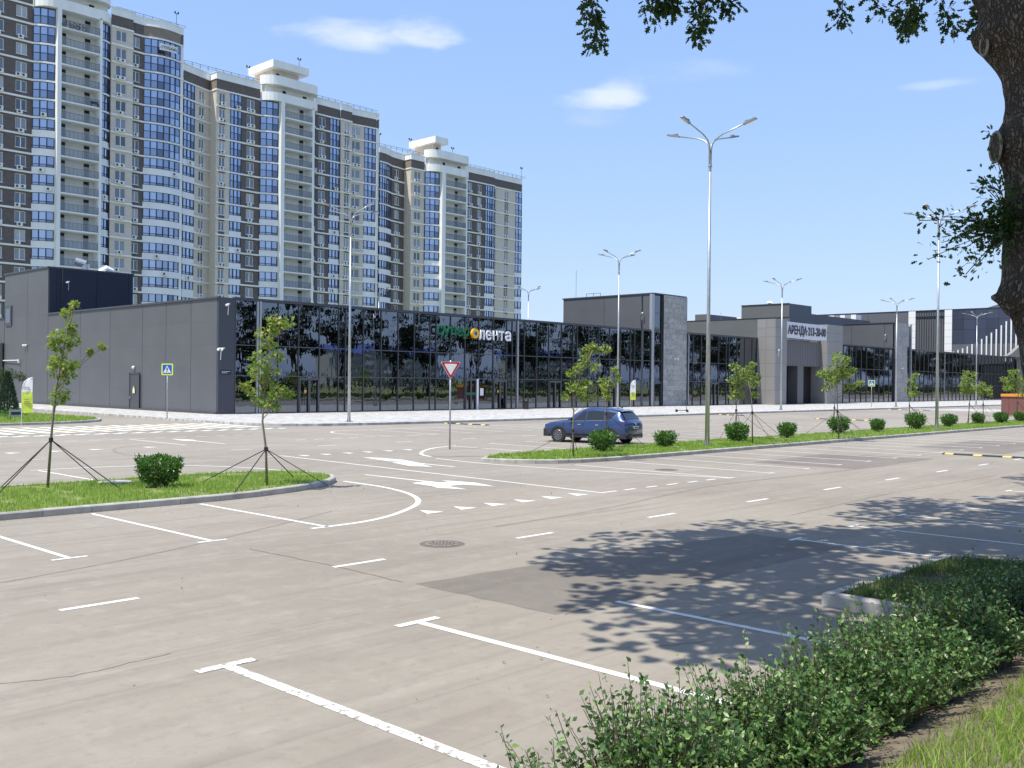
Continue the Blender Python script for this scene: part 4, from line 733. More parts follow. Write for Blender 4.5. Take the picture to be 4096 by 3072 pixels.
# small roof masts
mm=MB(); mm.tube([(0,0,0),(0,0,2.4)],.04,5); mm.box(-.35,.35,-.04,.04,2.35,2.45); mm.box(-.38,-.2,-.1,.1,2.45,2.75); mm.box(.2,.38,-.1,.1,2.45,2.75); mmm=mm.mesh('roof_floodlight','dark_iron')
for x,z,l in ((82.6,62,'twin floodlight mast on the roof corner of the tallest apartment block'),(96.4,56.2,'twin floodlight mast on the roof left of the middle penthouse'),(107.2,60.2,'twin floodlight mast on top of the middle penthouse slab'),(126.5,49.9,'twin floodlight mast at the left roof corner of the lowest apartment block'),(134.6,50.3,'twin floodlight mast left of the small right penthouse'),(146.6,50.6,'twin floodlight mast right of the small right penthouse'),(168.5,49.9,'twin floodlight mast at the far right roof end of the apartment row')):
    link('roof_floodlight',mmm,None,(x,156.5,z),label=l,cat='floodlight mast',group='floodlight masts along the apartment roofs')
# home-made banner on the top glazing, bikes and bench on the loggias
bn=thing('balcony_banner','white hand lettered banner taped over the top floor balcony glazing','banner',(79.8,154.9,57.6))
b=MB(); n=10
for k in range(n):
    a,e=(78.6+3.1*k/n,78.6+3.1*(k+1)/n); f=lambda x:155.25-.75*math.sin(math.pi*(x-76.8)/6.2)+.1-.5*(x-76.8)/6.2
    b.quad((a,f(a)-.12,56.9+.0),(e,f(e)-.12,56.9),(e,f(e)-.12,58.0),(a,f(a)-.12,58.0))
b.build('cloth','sign_white',bn); b=MB()
for k in range(26):
    x=78.75+.108*k; f_=155.25-.75*math.sin(math.pi*(x-76.8)/6.2)+.1-.5*(x-76.8)/6.2-.15; z=57.2+random.uniform(0,.4); b.tube([(x,f_,z),(x+random.uniform(-.05,.12),f_,z+random.uniform(.15,.3)),(x+random.uniform(0,.1),f_,z+random.uniform(-.15,.1))],.028,4)
b.build('scribble','ink',bn)
def bicycle(name,loc,rz,label,cat='bicycle'):
    t=thing(name,label,cat,loc,rz,'bicycles leaning on the top loggia railing'); 
    for x in (-.52,.52):
        q=MB(); q.tube([(x+.33*math.cos(R_(a)),0,.33+.33*math.sin(R_(a))) for a in range(0,361,24)],.03,5,cap=False)
        for a in range(0,180,45): q.tube([(x-.3*math.cos(R_(a)),0,.33-.3*math.sin(R_(a))),(x+.3*math.cos(R_(a)),0,.33+.3*math.sin(R_(a)))],.006,3)
        link('wheel',q.mesh('wheel','tyre'),t)
    q=MB(); A,Bq,C_,D,E_=(-.52,0,.33),(-.08,0,.3),(-.2,0,.8),(.35,0,.82),(.52,0,.33)
    for p in ((A,Bq),(A,C_),(Bq,C_),(Bq,D),(C_,D),(D,E_)): q.tube(p,.025,5)
    q.tube([(.33,0,.82),(.3,0,.98),(.3,-.28,1.0)],.02,4); q.tube([(.3,0,.98),(.3,.28,1.0)],.02,4); q.box(-.32,-.08,-.06,.06,.88,.93); q.tube([(-.2,0,.8),(-.21,0,.88)],.02,4); link('frame',q.mesh('frame','dark_iron'),t); return t
zt=62-2.95-2.8+.03
bicycle('bicycle',(65.3,153.55,zt),0,'dark bicycle at the right of the three on the top loggia'); bicycle('bicycle',(64.4,153.6,zt),.1,'dark bicycle in the middle of the three on the top loggia'); bicycle('bicycle',(63.3,153.6,zt),-.05,'dark bicycle at the left of the three on the top loggia')
t=thing('bench','small brown bench standing behind the loggia railing below the bicycles','bench',(67.5,153.7,45.08)); 
for k in range(3): UB('seat_slat',t,67,68.2,153.6+.12*k,153.7+.12*k,45.53,45.57,'bark')
for x in (67.05,68.1): UB('leg',t,x,x+.06,153.6,153.9,45.08,45.53,'dark_iron')
UB('backrest',t,67,68.2,153.9,153.94,45.68,45.93,'bark')
# ------------------------------------------------------------------ street lamps
def make_lamp():
    t=thing('street_lamp','','street lamp',(0,0,0))
    b=MB(); b.tube([(0,0,.03),(0,0,12.2)],[.105,.05],10); link('pole',b.mesh('pole','galvanised',True),t)
    b=MB(); b.box(-.2,.2,-.2,.2,0,.03)
    for a in range(0,360,90): b.hexa([(math.cos(R_(a))*r_-math.sin(R_(a))*w,math.sin(R_(a))*r_+math.cos(R_(a))*w,z) for z,rr in ((.03,.19),(.28,.1)) for r_,w in ((.09,-.008),(rr,-.008),(rr,.008),(.09,.008))])
    for sx in (-.16,.16):
        for sy in (-.16,.16): b.tube([(sx,sy,.02),(sx,sy,.09)],.018,6)
    link('base_plate',b.mesh('base_plate','galvanised'),t)
    b=MB(); b.tube([(0,0,12.0),(0,0,12.75)],[.065,.055],8); b.tube([(0,0,12.18),(0,0,12.22)],.1,10); link('collar',b.mesh('collar','galvanised'),t)
    b=MB(); b.tube([(.04,0,12.2),(.05,0,12.9),(.1,0,13.15),(.25,0,13.33),(.6,0,13.5),(1.7,0,13.78)],.033,6); am=b.mesh('arm','galvanised',True)
    b=MB(); P=[(1.62,-.05,13.72),(2.25,-.09,13.89),(2.25,.09,13.89),(1.62,.05,13.72),(1.62,-.05,13.8),(2.2,-.09,13.95),(2.2,.09,13.95),(1.62,.05,13.8)]; b.hexa(P,0); b.poly([(1.78,-.07,13.753),(1.78,.07,13.753),(2.2,.075,13.868),(2.2,-.075,13.868)],1); b.box(1.72,1.95,-.06,.06,13.82,13.9,0); hm=b.mesh('luminaire',['lamp_head','lamp_lens'])
    for a in range(0,360,90): ao=link('arm',am,t,rz=R_(a)); link('luminaire',hm,ao)
    return t
lamp0=make_lamp(); LP=[(37.26,23.4,0.12,'tall galvanised four-armed lamp on the lawn island right of the parked car'),(64.0,23.4,.12,'four-armed lamp on the lawn island half hidden by oak leaves at right'),(91,23.4,.12,'far lamp on the same lawn island beyond the right edge'),(39.5,51.7,.15,'four-armed lamp on the sidewalk before the glass front left of the give way sign'),(68.1,51.7,.15,'lamp on the sidewalk rising just behind the parked blue car'),(96.8,51.7,.15,'lamp on the sidewalk before the left pillar of the entrance portal'),(127.2,51.7,.15,'lamp on the sidewalk before the second grey stone tower'),(157.2,51.7,.15,'distant lamp on the sidewalk before the mall with white fins'),(187,51.7,.15,'farthest sidewalk lamp near the right edge'),(113.9,104,2,'lamp rising behind the shop roof right of the apartment towers'),(100.4,124,2,'lamp rising behind the glass front in line with the middle apartment block'),(-20,51.7,.15,'sidewalk lamp beyond the left edge')]
for i,(x,y,z,l) in enumerate(LP):
    o=lamp0 if i==0 else copy_tree(lamp0); o.location=(x,y,z); o['label']=l; o['group']='four-armed galvanised street lamps'; o.rotation_euler.z=random.uniform(-.03,.03)
    if i in (9,10): o.scale=(1.15,1.15,1.12)
# ------------------------------------------------------------------ young trees held by straps
SAP=[((9.94,25.04),[(-0.0,0.0),(0.08,1.19),(0.16,2.33),(0.36,3.47),(0.53,4.15),(0.61,4.55)],[(0.17,2.19,0.16),(0.25,2.38,0.21),(0.1,2.9,0.18),(0.42,2.78,0.16),(0.28,3.12,0.16),(0.1,3.26,0.14),(0.53,3.01,0.11),(0.08,3.52,0.14),(0.3,3.52,0.18),(0.56,3.64,0.14),(0.19,3.75,0.16),(0.4,3.86,0.09),(0.53,3.98,0.1),(0.33,4.3,0.1),(0.61,4.53,0.09),(1.19,3.51,0.07),(0.87,3.35,0.05),(0.65,3.01,0.09)]),((14.23,22.02),[(0.0,0.0),(-0.03,0.94),(-0.12,1.65),(-0.1,2.25),(-0.02,3.2),(0.04,4.15)],[(-0.2,2.19,0.24),(-0.38,2.37,0.18),(0.16,2.13,0.21),(0.45,2.37,0.14),(0.28,2.43,0.18),(-0.02,2.61,0.21),(-0.26,2.78,0.18),(0.1,2.96,0.18),(-0.1,3.2,0.24),(0.16,3.32,0.17),(-0.02,3.62,0.19),(-0.06,3.91,0.21),(0.28,4.09,0.19),(0.49,4.19,0.14),(0.16,4.27,0.12),(-0.56,2.55,0.1),(-0.38,2.96,0.12)]),((27.69,23.01),[(0.01,0.0),(-0.02,0.99),(0.01,1.9),(0.23,3.02),(0.68,3.92)],[(-0.29,2.19,0.15),(-0.08,2.57,0.2),(0.23,2.66,0.23),(0.46,2.75,0.17),(0.73,2.17,0.16),(0.28,2.44,0.2),(-0.13,3.07,0.14),(0.14,3.25,0.19),(0.41,3.47,0.23),(0.77,3.29,0.16),(0.46,3.74,0.19),(0.5,3.97,0.17),(0.77,3.97,0.15),(1.11,3.92,0.16),(0.41,2.17,0.16),(0.71,4.08,0.11)]),((32.61,25.4),[(0.01,0.34),(0.04,1.74),(0.14,2.82),(0.4,3.39)],[(-0.12,2.77,0.18),(0.09,2.82,0.15),(0.04,2.31,0.18),(-0.06,2.56,0.18),(0.09,2.1,0.14),(0.45,3.08,0.11),(0.37,3.29,0.1),(0.55,2.87,0.1),(0.3,2.67,0.11)]),((42.96,25.4),[(0.02,0.22),(0.06,1.99),(0.13,3.21)],[(-0.12,3.58,0.22),(0.19,3.33,0.27),(0.61,3.46,0.18),(0.0,2.91,0.31),(0.37,2.91,0.32),(0.74,3.21,0.26),(0.0,2.48,0.24),(0.25,2.23,0.26),(0.8,2.78,0.24),(-0.18,2.11,0.15),(0.86,3.7,0.15)]),((40.36,22.94),[(-0.02,-0.04),(-0.04,1.49),(-0.1,2.33),(-0.24,2.9)],[(0.1,2.25,0.15),(-0.02,3.01,0.08),(0.21,3.07,0.07)]),((47.63,22.45),[(0.21,-0.05),(0.13,1.4),(0.1,2.46),(0.07,3.59)],[(-0.56,3.28,0.29),(-0.75,3.28,0.19),(-0.31,3.47,0.25),(0.07,3.41,0.31),(0.32,3.72,0.26),(0.13,4.22,0.2),(0.45,4.03,0.19),(0.07,2.97,0.28),(-0.31,2.9,0.25),(-0.49,2.59,0.19),(0.45,3.28,0.25),(0.7,3.41,0.23),(0.89,3.47,0.16),(0.57,2.71,0.21),(1.01,2.75,0.2),(1.14,2.84,0.14),(0.01,3.91,0.21),(0.32,3.28,0.29)]),((53.68,25.4),[(-0.01,0.59),(0.1,2.36),(0.1,3.49)],[(0.1,3.35,0.21),(-0.18,3.14,0.18)]),((64.74,25.4),[(-0.01,0.25),(-0.01,1.95),(0.07,3.49)],[(0.24,3.41,0.19),(0.07,3.08,0.21),(0.2,2.76,0.19),(-0.01,2.19,0.19),(0.36,2.32,0.21),(-0.09,2.52,0.16)]),((75.67,25.4),[(-0.02,-0.19),(0.1,2.17),(-0.13,3.81)],[(-0.13,3.72,0.24),(-0.31,3.26,0.29),(0.14,3.08,0.33),(-0.54,2.81,0.27),(-0.04,2.72,0.33),(0.42,3.63,0.18),(0.23,2.45,0.25),(-0.22,2.36,0.22)]),((78.55,23.3),[(-2.11,-0.09),(-2.14,2.11),(-2.09,2.93)],[(-2.14,2.84,0.29),(-2.42,2.57,0.28),(-1.86,2.57,0.28),(-2.23,2.29,0.24),(-1.77,2.2,0.2)]),((87.32,25.4),[(-0.17,-0.19),(-0.01,2.25),(-0.47,4.08)],[(-0.57,3.88,0.26),(-1.08,3.27,0.33),(-0.37,3.27,0.45),(0.14,3.47,0.41),(-0.78,2.76,0.37),(-0.17,2.66,0.41),(0.34,2.86,0.41),(-1.08,2.66,0.26),(0.24,2.25,0.3),(-0.27,3.98,0.3)])]
RV=Vector((.6858,-.7277,0)); FV=Vector((.7278,.6858,0))
SL=['young tree with sparse tall crown at the far left of the near lawn island','young tree with a dense wavy crown near the tip of the left lawn island','young tree with round leaf tufts in front of the parked blue car','slim young tree standing between the shrub and the rear of the blue car','bushy young tree just right of the tallest lamp','thin nearly leafless young tree beside the shrub right of the tallest lamp','broad bright young tree in front of the entrance portal','thin second stem behind the broad tree before the portal','small slender tree in front of the second grey stone tower','loose crowned tree left of the distant lamp before the fins','low round young tree right of the distant lamp before the fins','wide leafed young tree by the red granite pillar at the right edge']
for (bx,by),TR,BL in SAP:
    i=SAP.index(((bx,by),TR,BL)); ox=TR[0][0]; t=thing('young_tree',SL[i],'young tree',(bx+RV.x*ox,by+RV.y*ox,.12),group='strapped young trees on the lawn islands'); rs=np.random.default_rng(100+i)
    w=lambda s,z,d=0:(bx+RV.x*s+FV.x*d,by+RV.y*s+FV.y*d,.12+z)
    T=[(ox,0)]+[p for p in TR[1:]]; H=max(TR[-1][1],.1); pts=[w(T[0][0],0)]+[w(s,z,rs.normal()*.02) for s,z in T[1:]]
    b=MB(); fine=spl([Vector(p) for p in pts],4) if False else pts
    b.tube(pts,[max(.012,.036*(1-.75*k/(len(pts)-1))) for k in range(len(pts))],7)
    blobs=[]
    for (s,z,r) in BL:
        d=rs.uniform(-.35,.35); c=np.array(w(s,z,d)); blobs.append((c,r))
        tz=max(.9,z-.35-abs(s-ox)*.4); k=min(1,tz/max(H,.5)); 
        k0=max(q for q in range(len(TR)) if TR[q][1]<=tz or q==0); k1=min(k0+1,len(TR)-1); f=0 if TR[k1][1]==TR[k0][1] else min(1,(tz-TR[k0][1])/(TR[k1][1]-TR[k0][1])); s0=TR[k0][0]+(TR[k1][0]-TR[k0][0])*f
        tz=min(tz,H); st=w(s0,tz); mid=tuple((np.array(st)*.5+c*.5)+np.array([0,0,-.06])); b.tube([st,mid,tuple(c)],[.012,.009,.005],4)
    b.build('trunk','young_bark',t,smooth=True)
    P=[];A=[];S=[]; far=max(1,(bx*.73+by*.69)/40)
    for c,r in blobs:
        n=int(28+760*r*r/far**1.0)+4; q=unit(rs.normal(size=(n,3)))*(rs.uniform(.15,1,n)**.6)[:,None]*r*1.15*np.array([1,1,.8]); P.append(c+q); A.append(unit(q)*.8+np.array([0,0,-.15])); S.append(np.full(n,.115*min(1.4,far**.5))*rs.uniform(.7,1.2,n))
    me=scatter('crown',np.concatenate(P)-np.array(WP(t)),np.concatenate(S),MAPLE,'sapling_leaf',axis=np.concatenate(A),spread=.7,flat=.45,rng=rs); o=link('crown',me,t)
    th=1.45 if H>1.5 else .6
    for a in (35,115,215,305) if i<3 or i in(4,6,10) else (60,240,330):
        b=MB(); st=w(ox,th) if False else tuple(Vector(pts[0]).lerp(Vector(pts[1]),min(1,th/max(.3,pts[1][2]-.12)))) ; e=(bx+RV.x*ox+1.95*math.cos(R_(a)),by+RV.y*ox+1.95*math.sin(R_(a)),.13); e=(e[0],min(max(e[1],20.95),25.8),e[2]) if by<30 else e
        b.tube([st,e],.013 if i<2 else .009,4); b.build('guy_strap','strap',t)
    b=MB(); zz=st[2]; b.tube([(st[0],st[1],zz-.05),(st[0],st[1],zz+.05)],.055,8); b.build('strap_collar','strap',t)
# ------------------------------------------------------------------ shrubs
def make_shrub(seed,w=.55,d=.5,h=.78,n=900,leaf=.11,boxy=.35,flare=1.0):
    rs=np.random.default_rng(seed); t=thing('laurel_shrub','','shrub'); q=unit(rs.normal(size=(n,3))); k=np.maximum(np.abs(q).max(1),1e-3)[:,None]; q=q*(1-boxy)+q/k*boxy*.85
    r=rs.uniform(.12,1.03,n)**.4; P=q*r[:,None]*np.array([w,d,h*.46]); P[:,2]+=h*.60; P[:,:2]*=(.66+.42*np.clip(P[:,2]/h,0,1))[:,None]
    P[:,2]+=.05*np.sin(P[:,0]*9+seed)*np.clip(P[:,2]/h,0,1); me=scatter('foliage',P,leaf,LANCE,'laurel_leaf',axis=unit(P-np.array([0,0,h*.3]))*1.0,spread=.8,flat=.25,rng=rs); link('foliage',me,t)
    b=MB()
    for k in range(26):
        a=rs.uniform(0,2*math.pi); r0=rs.uniform(0,.5); p=Vector((math.cos(a)*w*r0*.6,math.sin(a)*d*r0*.6,0)); e=Vector((math.cos(a)*w*r0*1.5,math.sin(a)*d*r0*1.5,h*rs.uniform(.6,.95))); b.tube([p,p.lerp(e,.5)+Vector((rs.normal()*.03,rs.normal()*.03,0)),e],[.012,.009,.004],4)
    link('stems',b.mesh('stems','twig'),t); return t
SB=[(12.0,23.4),(30.9,24.2),(35.1,24.1),(41.2,24.25),(46.9,24.7),(53.2,24.85),(57.6,24.5),(63.4,24.5),(69.2,24.5),(76.2,24.9),(80,24.5),(84.7,24.5),(92,24.6),(99,24.5),(4.5,23.4)]
SBL=['widest shrub, square cut, alone on the left lawn island','shrub in front of the rear wheel of the parked blue car','shrub left of the tallest lamp, alone on the grass','first shrub right of the tallest lamp beside a thin stem','second shrub right of the tallest lamp','shrub behind the stem of the broad young tree before the portal','boxy shrub in front of the far crosswalk sign','shrub below the slender tree before the second tower','shrub just right of the second island lamp','small shrub under the low round young tree','wide low shrub left of the red granite pillar','shrub cut by the right edge of the picture','shrub past the right edge','farthest shrub past the right edge','shrub past the left edge on the near island']
protos=[make_shrub(1,.66,.5,.86,2600,.125,.85),make_shrub(2,.55,.5,.78,1700,.135,.75),make_shrub(3,.50,.46,.72,1500,.13,.9),make_shrub(4,.62,.55,.86,1500,.15,.2),make_shrub(5,.70,.5,.70,1800,.135,.45)]; pick=[0,1,2,1,2,3,2,3,3,1,4,2,4,2,0]; used=set()
for i,(x,y) in enumerate(SB):
    p=protos[pick[i]];  o=copy_tree(p) if pick[i] in used else p; used.add(pick[i]); o.location=(x,y,.11); o.rotation_euler.z=[-.75,0,1.4,2.2,.8,2.9,.2,1.1,4.1,3.3,.5,5,1,2,3][i]; o['label']=SBL[i]; o['group']='clipped laurel shrubs on the lawn islands'
    s=.88 if i==0 else random.uniform(.92,1.08); o.scale=(s,s,s*random.uniform(.95,1.05))
# ------------------------------------------------------------------ grass of the islands
def fill(poly,dens,x0=None,x1=None,y0=None,y1=None,z=.125):
    a=np.array(poly); x0=a[:,0].min() if x0 is None else x0; x1=a[:,0].max() if x1 is None else x1; y0=a[:,1].min() if y0 is None else y0; y1=a[:,1].max() if y1 is None else y1
    n=int(dens*(x1-x0)*(y1-y0)); p=np.stack([RNG.uniform(x0,x1,n),RNG.uniform(y0,y1,n)],1); p=p[inpoly(p,poly)]; return np.column_stack([p,np.full(len(p),z)])
def tuft(g,sd,thr=-.34): k=np.array([noise.noise(Vector((x*.9,y*.9,sd)))+.5*noise.noise(Vector((x*3.1,y*3.1,sd))) for x,y,z in g])+RNG.normal(0,.12,len(g)); return g[k>thr]
g=tuft(fill(IA,560,2,17.4),1); link('grass',grass('grass',g,.085,'grass_blade',.085,.5),kind='stuff',label='short bright mown grass on the left lawn island',cat='grass')
g=tuft(np.concatenate([fill(IB,360,24.8,45),fill(IB,120,45,110)]),2,-.22); link('grass',grass('grass',g,.10,'grass_blade',.13,.5),kind='stuff',label='bright mown grass on the long middle lawn island',cat='grass')
g=fill(inset(LG,.3),60,8,30,60.9,80); link('grass',grass('grass',g,.12,'grass_blade',.2,.5),kind='stuff',label='grass on the far left lawn by the flag',cat='grass')
# ------------------------------------------------------------------ near embankment: long grass, hedge, litter
def bz(p): return np.interp(p[:,1],[-6,-.5,1.2,2.3,2.9,3.65],[1.15,1.12,.92,.5,.33,.13])
n=46000; p=np.stack([RNG.uniform(2.8,13,n),RNG.uniform(-1.5,2.5,n)],1); e=2.5+.08*np.sin(p[:,0]*2.3)+.07*np.sin(p[:,0]*6.1); p=p[p[:,1]<e-RNG.exponential(.06,n)]; p=np.column_stack([p,bz(p)-.01])
link('grass',grass('grass',p,.115,'grass_blade',.04,.6),kind='stuff',label='long fresh grass on the bank at the lower right corner',cat='grass')
n=9000; p=np.stack([RNG.uniform(2.8,13,n),RNG.uniform(1.2,2.62,n)],1); p=np.column_stack([p,bz(p)-.01]); link('dry_grass',grass('dry_grass',p,.07,'dry_grass',.05,1.2),kind='stuff',label='thin dry grass and litter along the foot of the hedge',cat='dry grass')
n=13000; p=np.stack([RNG.uniform(12.3,16.3,n),RNG.uniform(3.5,5.72,n)],1); m_=np.array([noise.noise(Vector((x*.9,y*.9,5))) for x,y in p])+RNG.normal(0,.16,n)>-.08; p=p[m_]; p=np.column_stack([p,.11+.07*(1-(p[:,1]-3.4)/2.55)]); link('grass',grass('grass',p,.11,'shade_toned_grass',.05,.7),kind='stuff',label='patchy shaded grass behind the kerb corner at right',cat='grass')
n=5000; p=np.stack([RNG.uniform(17.4,34,n),RNG.uniform(-1,3.6,n)],1); p=np.column_stack([p,bz(p)]); link('grass',grass('grass',p,.14,'shade_toned_grass',.09,.6),kind='stuff',label='shaded grass further along the bank at the right edge',cat='grass')
# hedge: many shoots carrying leaves
def hedge(name,x0,x1,yc,half,top,n,seed,label,leaf=.057,per=22):
    rs=np.random.default_rng(seed); t=thing(name,label,'hedge',((x0+x1)/2,yc,.25)); P=[];A=[];S=[]; b=MB(); org=np.array(WP(t))
    for k in range(n):
        cc=x0+1.1*(int(rs.uniform(0,(x1-x0)/1.1))+.5); cc+=.14*math.sin(cc*7.3); x=min(max(cc+rs.normal()*.21,x0),x1); y=yc+rs.uniform(-1,1)*half*.8; zb=float(np.interp(y,[2.3,2.9,3.65],[.5,.33,.13])); f=abs(y-yc)/half
        bump_=.09*math.sin(cc*2.9+1)-.75*abs(x-cc)**1.2+.09+.10*noise.noise(Vector((x*1.7,y*2,1))); H=(top-zb+bump_)*(1-.25*f*f)*rs.uniform(.35,1.0)
        if rs.uniform()<.08: H*=1.2
        if x<x0+.9: H*=.5+.5*(x-x0)/.9
        lean=np.array([rs.normal()*.12,rs.normal()*.1+(y-yc)*.35]); m=per; zz=np.linspace(.12 if rs.uniform()<.5 else .3,1,m)
        pts=[(x+lean[0]*q*q,y+lean[1]*q*q,zb+H*q) for q in (0,.5,1)]; b.tube(pts,[.006,.004,.002],3,cap=False)
        for q in zz:
            a=rs.uniform(0,2*math.pi); P.append((x+lean[0]*q*q+rs.normal()*.018,y+lean[1]*q*q+rs.normal()*.018,zb+H*q)); A.append((math.cos(a)*.9,math.sin(a)*.9,.55)); S.append(leaf*(1.15-.35*q)*rs.uniform(.7,1.25))
    me=scatter('foliage',np.array(P)-org,np.array(S),OVAL,'hedge_leaf',axis=np.array(A),spread=.45,flat=.35,rng=rs); link('foliage',me,t,kind='stuff'); b.build('stems','twig',t,kind='stuff'); return t
hedge('hedge',3.3,11.5,3.25,.54,.98,2900,5,'loose green leafy hedge running along the lower right edge of the lot'); hedge('hedge',11.5,18,3.1,.6,1.08,1500,6,'shaded continuation of the hedge under the big tree at the right edge',.055,14)
hedge('hedge',18,32,2.6,.7,1.0,900,8,'far end of the hedge disappearing past the right edge',.08,12)
rs=np.random.default_rng(31); p=[]
for k in range(420):
    x=rs.uniform(3,24); y=rs.choice([3.9+rs.exponential(.9),20.7-rs.exponential(.25),rs.uniform(4,20)],p=[.55,.3,.15]); p.append((x,y,.012))
link('fallen_leaves',scatter('fallen_leaves',np.array(p),.045,OVAL,'dry_grass',spread=1,flat=.9,rng=rs),kind='stuff',label='scattered dry leaves and crumbs lying on the tarmac',cat='fallen leaves')
# ------------------------------------------------------------------ big trees
def clusters(rs,n,cx,cy,cz,rx,ry,rz,k,cr,cond=None):
    out=[]
    while len(out)<n:
        q=rs.normal(size=3); q/=np.linalg.norm(q); q*=rs.uniform(.3,1)**.45; c=np.array([cx+q[0]*rx,cy+q[1]*ry,cz+q[2]*rz])
        if cond is None or cond(c): out.append(c)
    return [(c,cr*rs.uniform(.6,1.3)) for c in out]
def row_tree(seed,H=17,crown=5.2,base=6.0):
    rs=np.random.default_rng(seed); t=thing('street_tree','','tree'); b=MB(); fork=4.2+rs.uniform(0,1.5); le=rs.normal(size=2)*.3
    b.tube([(0,0,-.2),(0,0,.5),(le[0]*.5,le[1]*.5,fork*.6),(le[0],le[1],fork)],[.5,.4,.34,.33],9)
    cl=clusters(rs,27,0,0,base+(H-base)*.52,crown,crown,(H-base)*.5,0,1.25); 
    limbs=[]
    for k in range(5):
        a=2*math.pi*k/5+rs.uniform(-.4,.4); p=[(le[0],le[1],fork),(le[0]+math.cos(a)*1.1,le[1]+math.sin(a)*1.1,fork+2.6),(le[0]+math.cos(a)*2.3,le[1]+math.sin(a)*2.3,fork+6),(le[0]+math.cos(a)*3,le[1]+math.sin(a)*3,H-2.5)]; b.tube(p,[.24,.17,.1,.04],6); limbs.append(p)
    for c,r in cl:
        p=min((np.array(q) for l in limbs for q in l[1:3]),key=lambda q:np.linalg.norm(q-c)); b.tube([tuple(p),tuple((p+c)/2+np.array([0,0,.3])),tuple(c)],[.07,.05,.02],4)
    link('trunk',b.mesh('trunk','bark',True),t); P=[];A=[]
    for c,r in cl: q=unit(rs.normal(size=(85,3)))*(rs.uniform(.2,1,85)**.5)[:,None]*r*np.array([1.1,1.1,.8]); P.append(c+q); A.append(unit(q))
    link('crown',scatter('crown',np.concatenate(P),.42,CLUMP,'far_leaf',axis=np.concatenate(A),spread=.8,flat=.2,rng=rs),t); return t
vars_=[row_tree(21),row_tree(22,18,5.0,7.2),row_tree(23,16,4.6,5.4)]; us=set(); x=37.5; k=0
while x<470:
    p=vars_[k%3]; 
    o=copy_tree(p) if (k%3) in us else p; us.add(k%3); o.location=(x,2.0+random.uniform(-1.2,1.2) if x<80 else random.uniform(-5,1),.1 if x>42 else .9); o.rotation_euler.z=random.uniform(0,6.28); s=random.uniform(.85,1.12); o.scale=(s,s,s)
    o['label']='big dark street tree of the row mirrored in the glass front'; o['group']='street trees opposite the shops'; x+=random.uniform(7.2,11.5) if x<80 or random.random()<.8 else 17; k+=1
# the near tree: trunk with furrowed bark
TRK=[(9.27, 3.3, 7.75), (9.45, 3.11, 7.03), (9.72, 2.82, 6.37), (9.76, 2.78, 6.07), (9.82, 2.72, 5.93), (9.87, 2.66, 5.78), (9.91, 2.61, 5.53), (9.92, 2.6, 5.11), (9.92, 2.6, 4.77), (9.9, 2.62, 4.33), (9.91, 2.61, 4.02), (9.92, 2.59, 3.68), (9.99, 2.52, 3.42), (10.06, 2.44, 2.88), (10.17, 2.33, 1.75), (10.21, 2.28, 0.32)]
TRK=TRK[2:]; TRK=[(9.0,3.5,8.6),(9.35,3.2,7.4)]+TRK
near=thing('big_tree','big old tree with furrowed dark bark and pruning scars at the right edge','tree',(10.21,2.28,.3))
cp=[Vector(p) for p in TRK]; fine=[Vector(q) for q in []]
def vspl(p,n=6):
    o=[]
    for i in range(len(p)-1):
        a,b_,c,d=p[max(i-1,0)],p[i],p[i+1],p[min(i+2,len(p)-1)]
        for k in range(n): t=k/n; o.append(.5*((2*b_)+(c-a)*t+(2*a-5*b_+4*c-d)*t*t+(3*b_-a-3*c+d)*t**3))
    return o+[p[-1]]
path=vspl(cp,9); NS=64; V=[]; burl=[(5.98,.10,.16),(5.05,.15,.2),(3.66,.10,.13)]; LD=Vector((-.6858,.7277,0))
def trad(z): return float(np.interp(z,[.3,1.2,3,5,6.2,7.5,8.6],[.62,.47,.42,.40,.42,.36,.3]))
for i,p in enumerate(path):
    for j in range(NS):
        a=2*math.pi*j/NS; d=Vector((math.cos(a),math.sin(a),0)); r=trad(p.z)
        for bzz,am,wd in burl: r+=am*math.exp(-((p.z-bzz)/wd)**2)*max(0,d.dot(LD))**3
        q=Vector((math.cos(a)*3.2,math.sin(a)*3.2,p.z*1.1)); f=noise.noise(q*2.1+Vector((noise.noise(q)*.8,0,0))); f2=noise.noise(Vector((math.cos(a)*7,math.sin(a)*7,p.z*2.6)))
        r+=.012*(1-abs(f)*3.2)+.012*(1-abs(f2)*3)-.012; V.append(tuple(p+d*r))
F=[]
for i in range(len(path)-1):
    for j in range(NS): F.append((i*NS+j,(i+1)*NS+j,(i+1)*NS+(j+1)%NS,i*NS+(j+1)%NS))
link('trunk',npmesh('trunk',np.array(V)-np.array(WP(near)),F,'bark',True),near)
TOC=Vector((-.7278,-.6858,0))
for z,r,fw_,up in ((5.93,.075,.1,0),(5.02,.12,.05,.1),(4.1,.06,.9,0)):
    c=min(path,key=lambda q:abs(q.z-z)); d=(LD+TOC*fw_).normalized(); b=MB(); s=d.cross(Vector((0,0,1))); rad=trad(z)+ (.14 if z in(5.02,) else .09 if z==5.93 else -.0)+.01
    ring=[tuple(Vector((c.x,c.y,z))+d*(rad+.01)+s*r*math.cos(R_(a))*.8+Vector((0,0,1))*r*1.15*math.sin(R_(a))) for a in range(0,361,24)]; b.tube(ring,.013,5,0,cap=False); b.poly([ring[k] for k in range(0,15)][::-1],1); b.build('pruning_scar',['bark_scar','bark'],near)
b=MB(); c=min(path,key=lambda q:abs(q.z-3.64)); s0=Vector((c.x,c.y,3.6))+LD*.36; b.tube([tuple(s0),tuple(s0+LD*.13+Vector((0,0,.07))),tuple(s0+LD*.22+Vector((0,0,.06)))],[.13,.08,.02],7); b.build('broken_stub','bark',near)
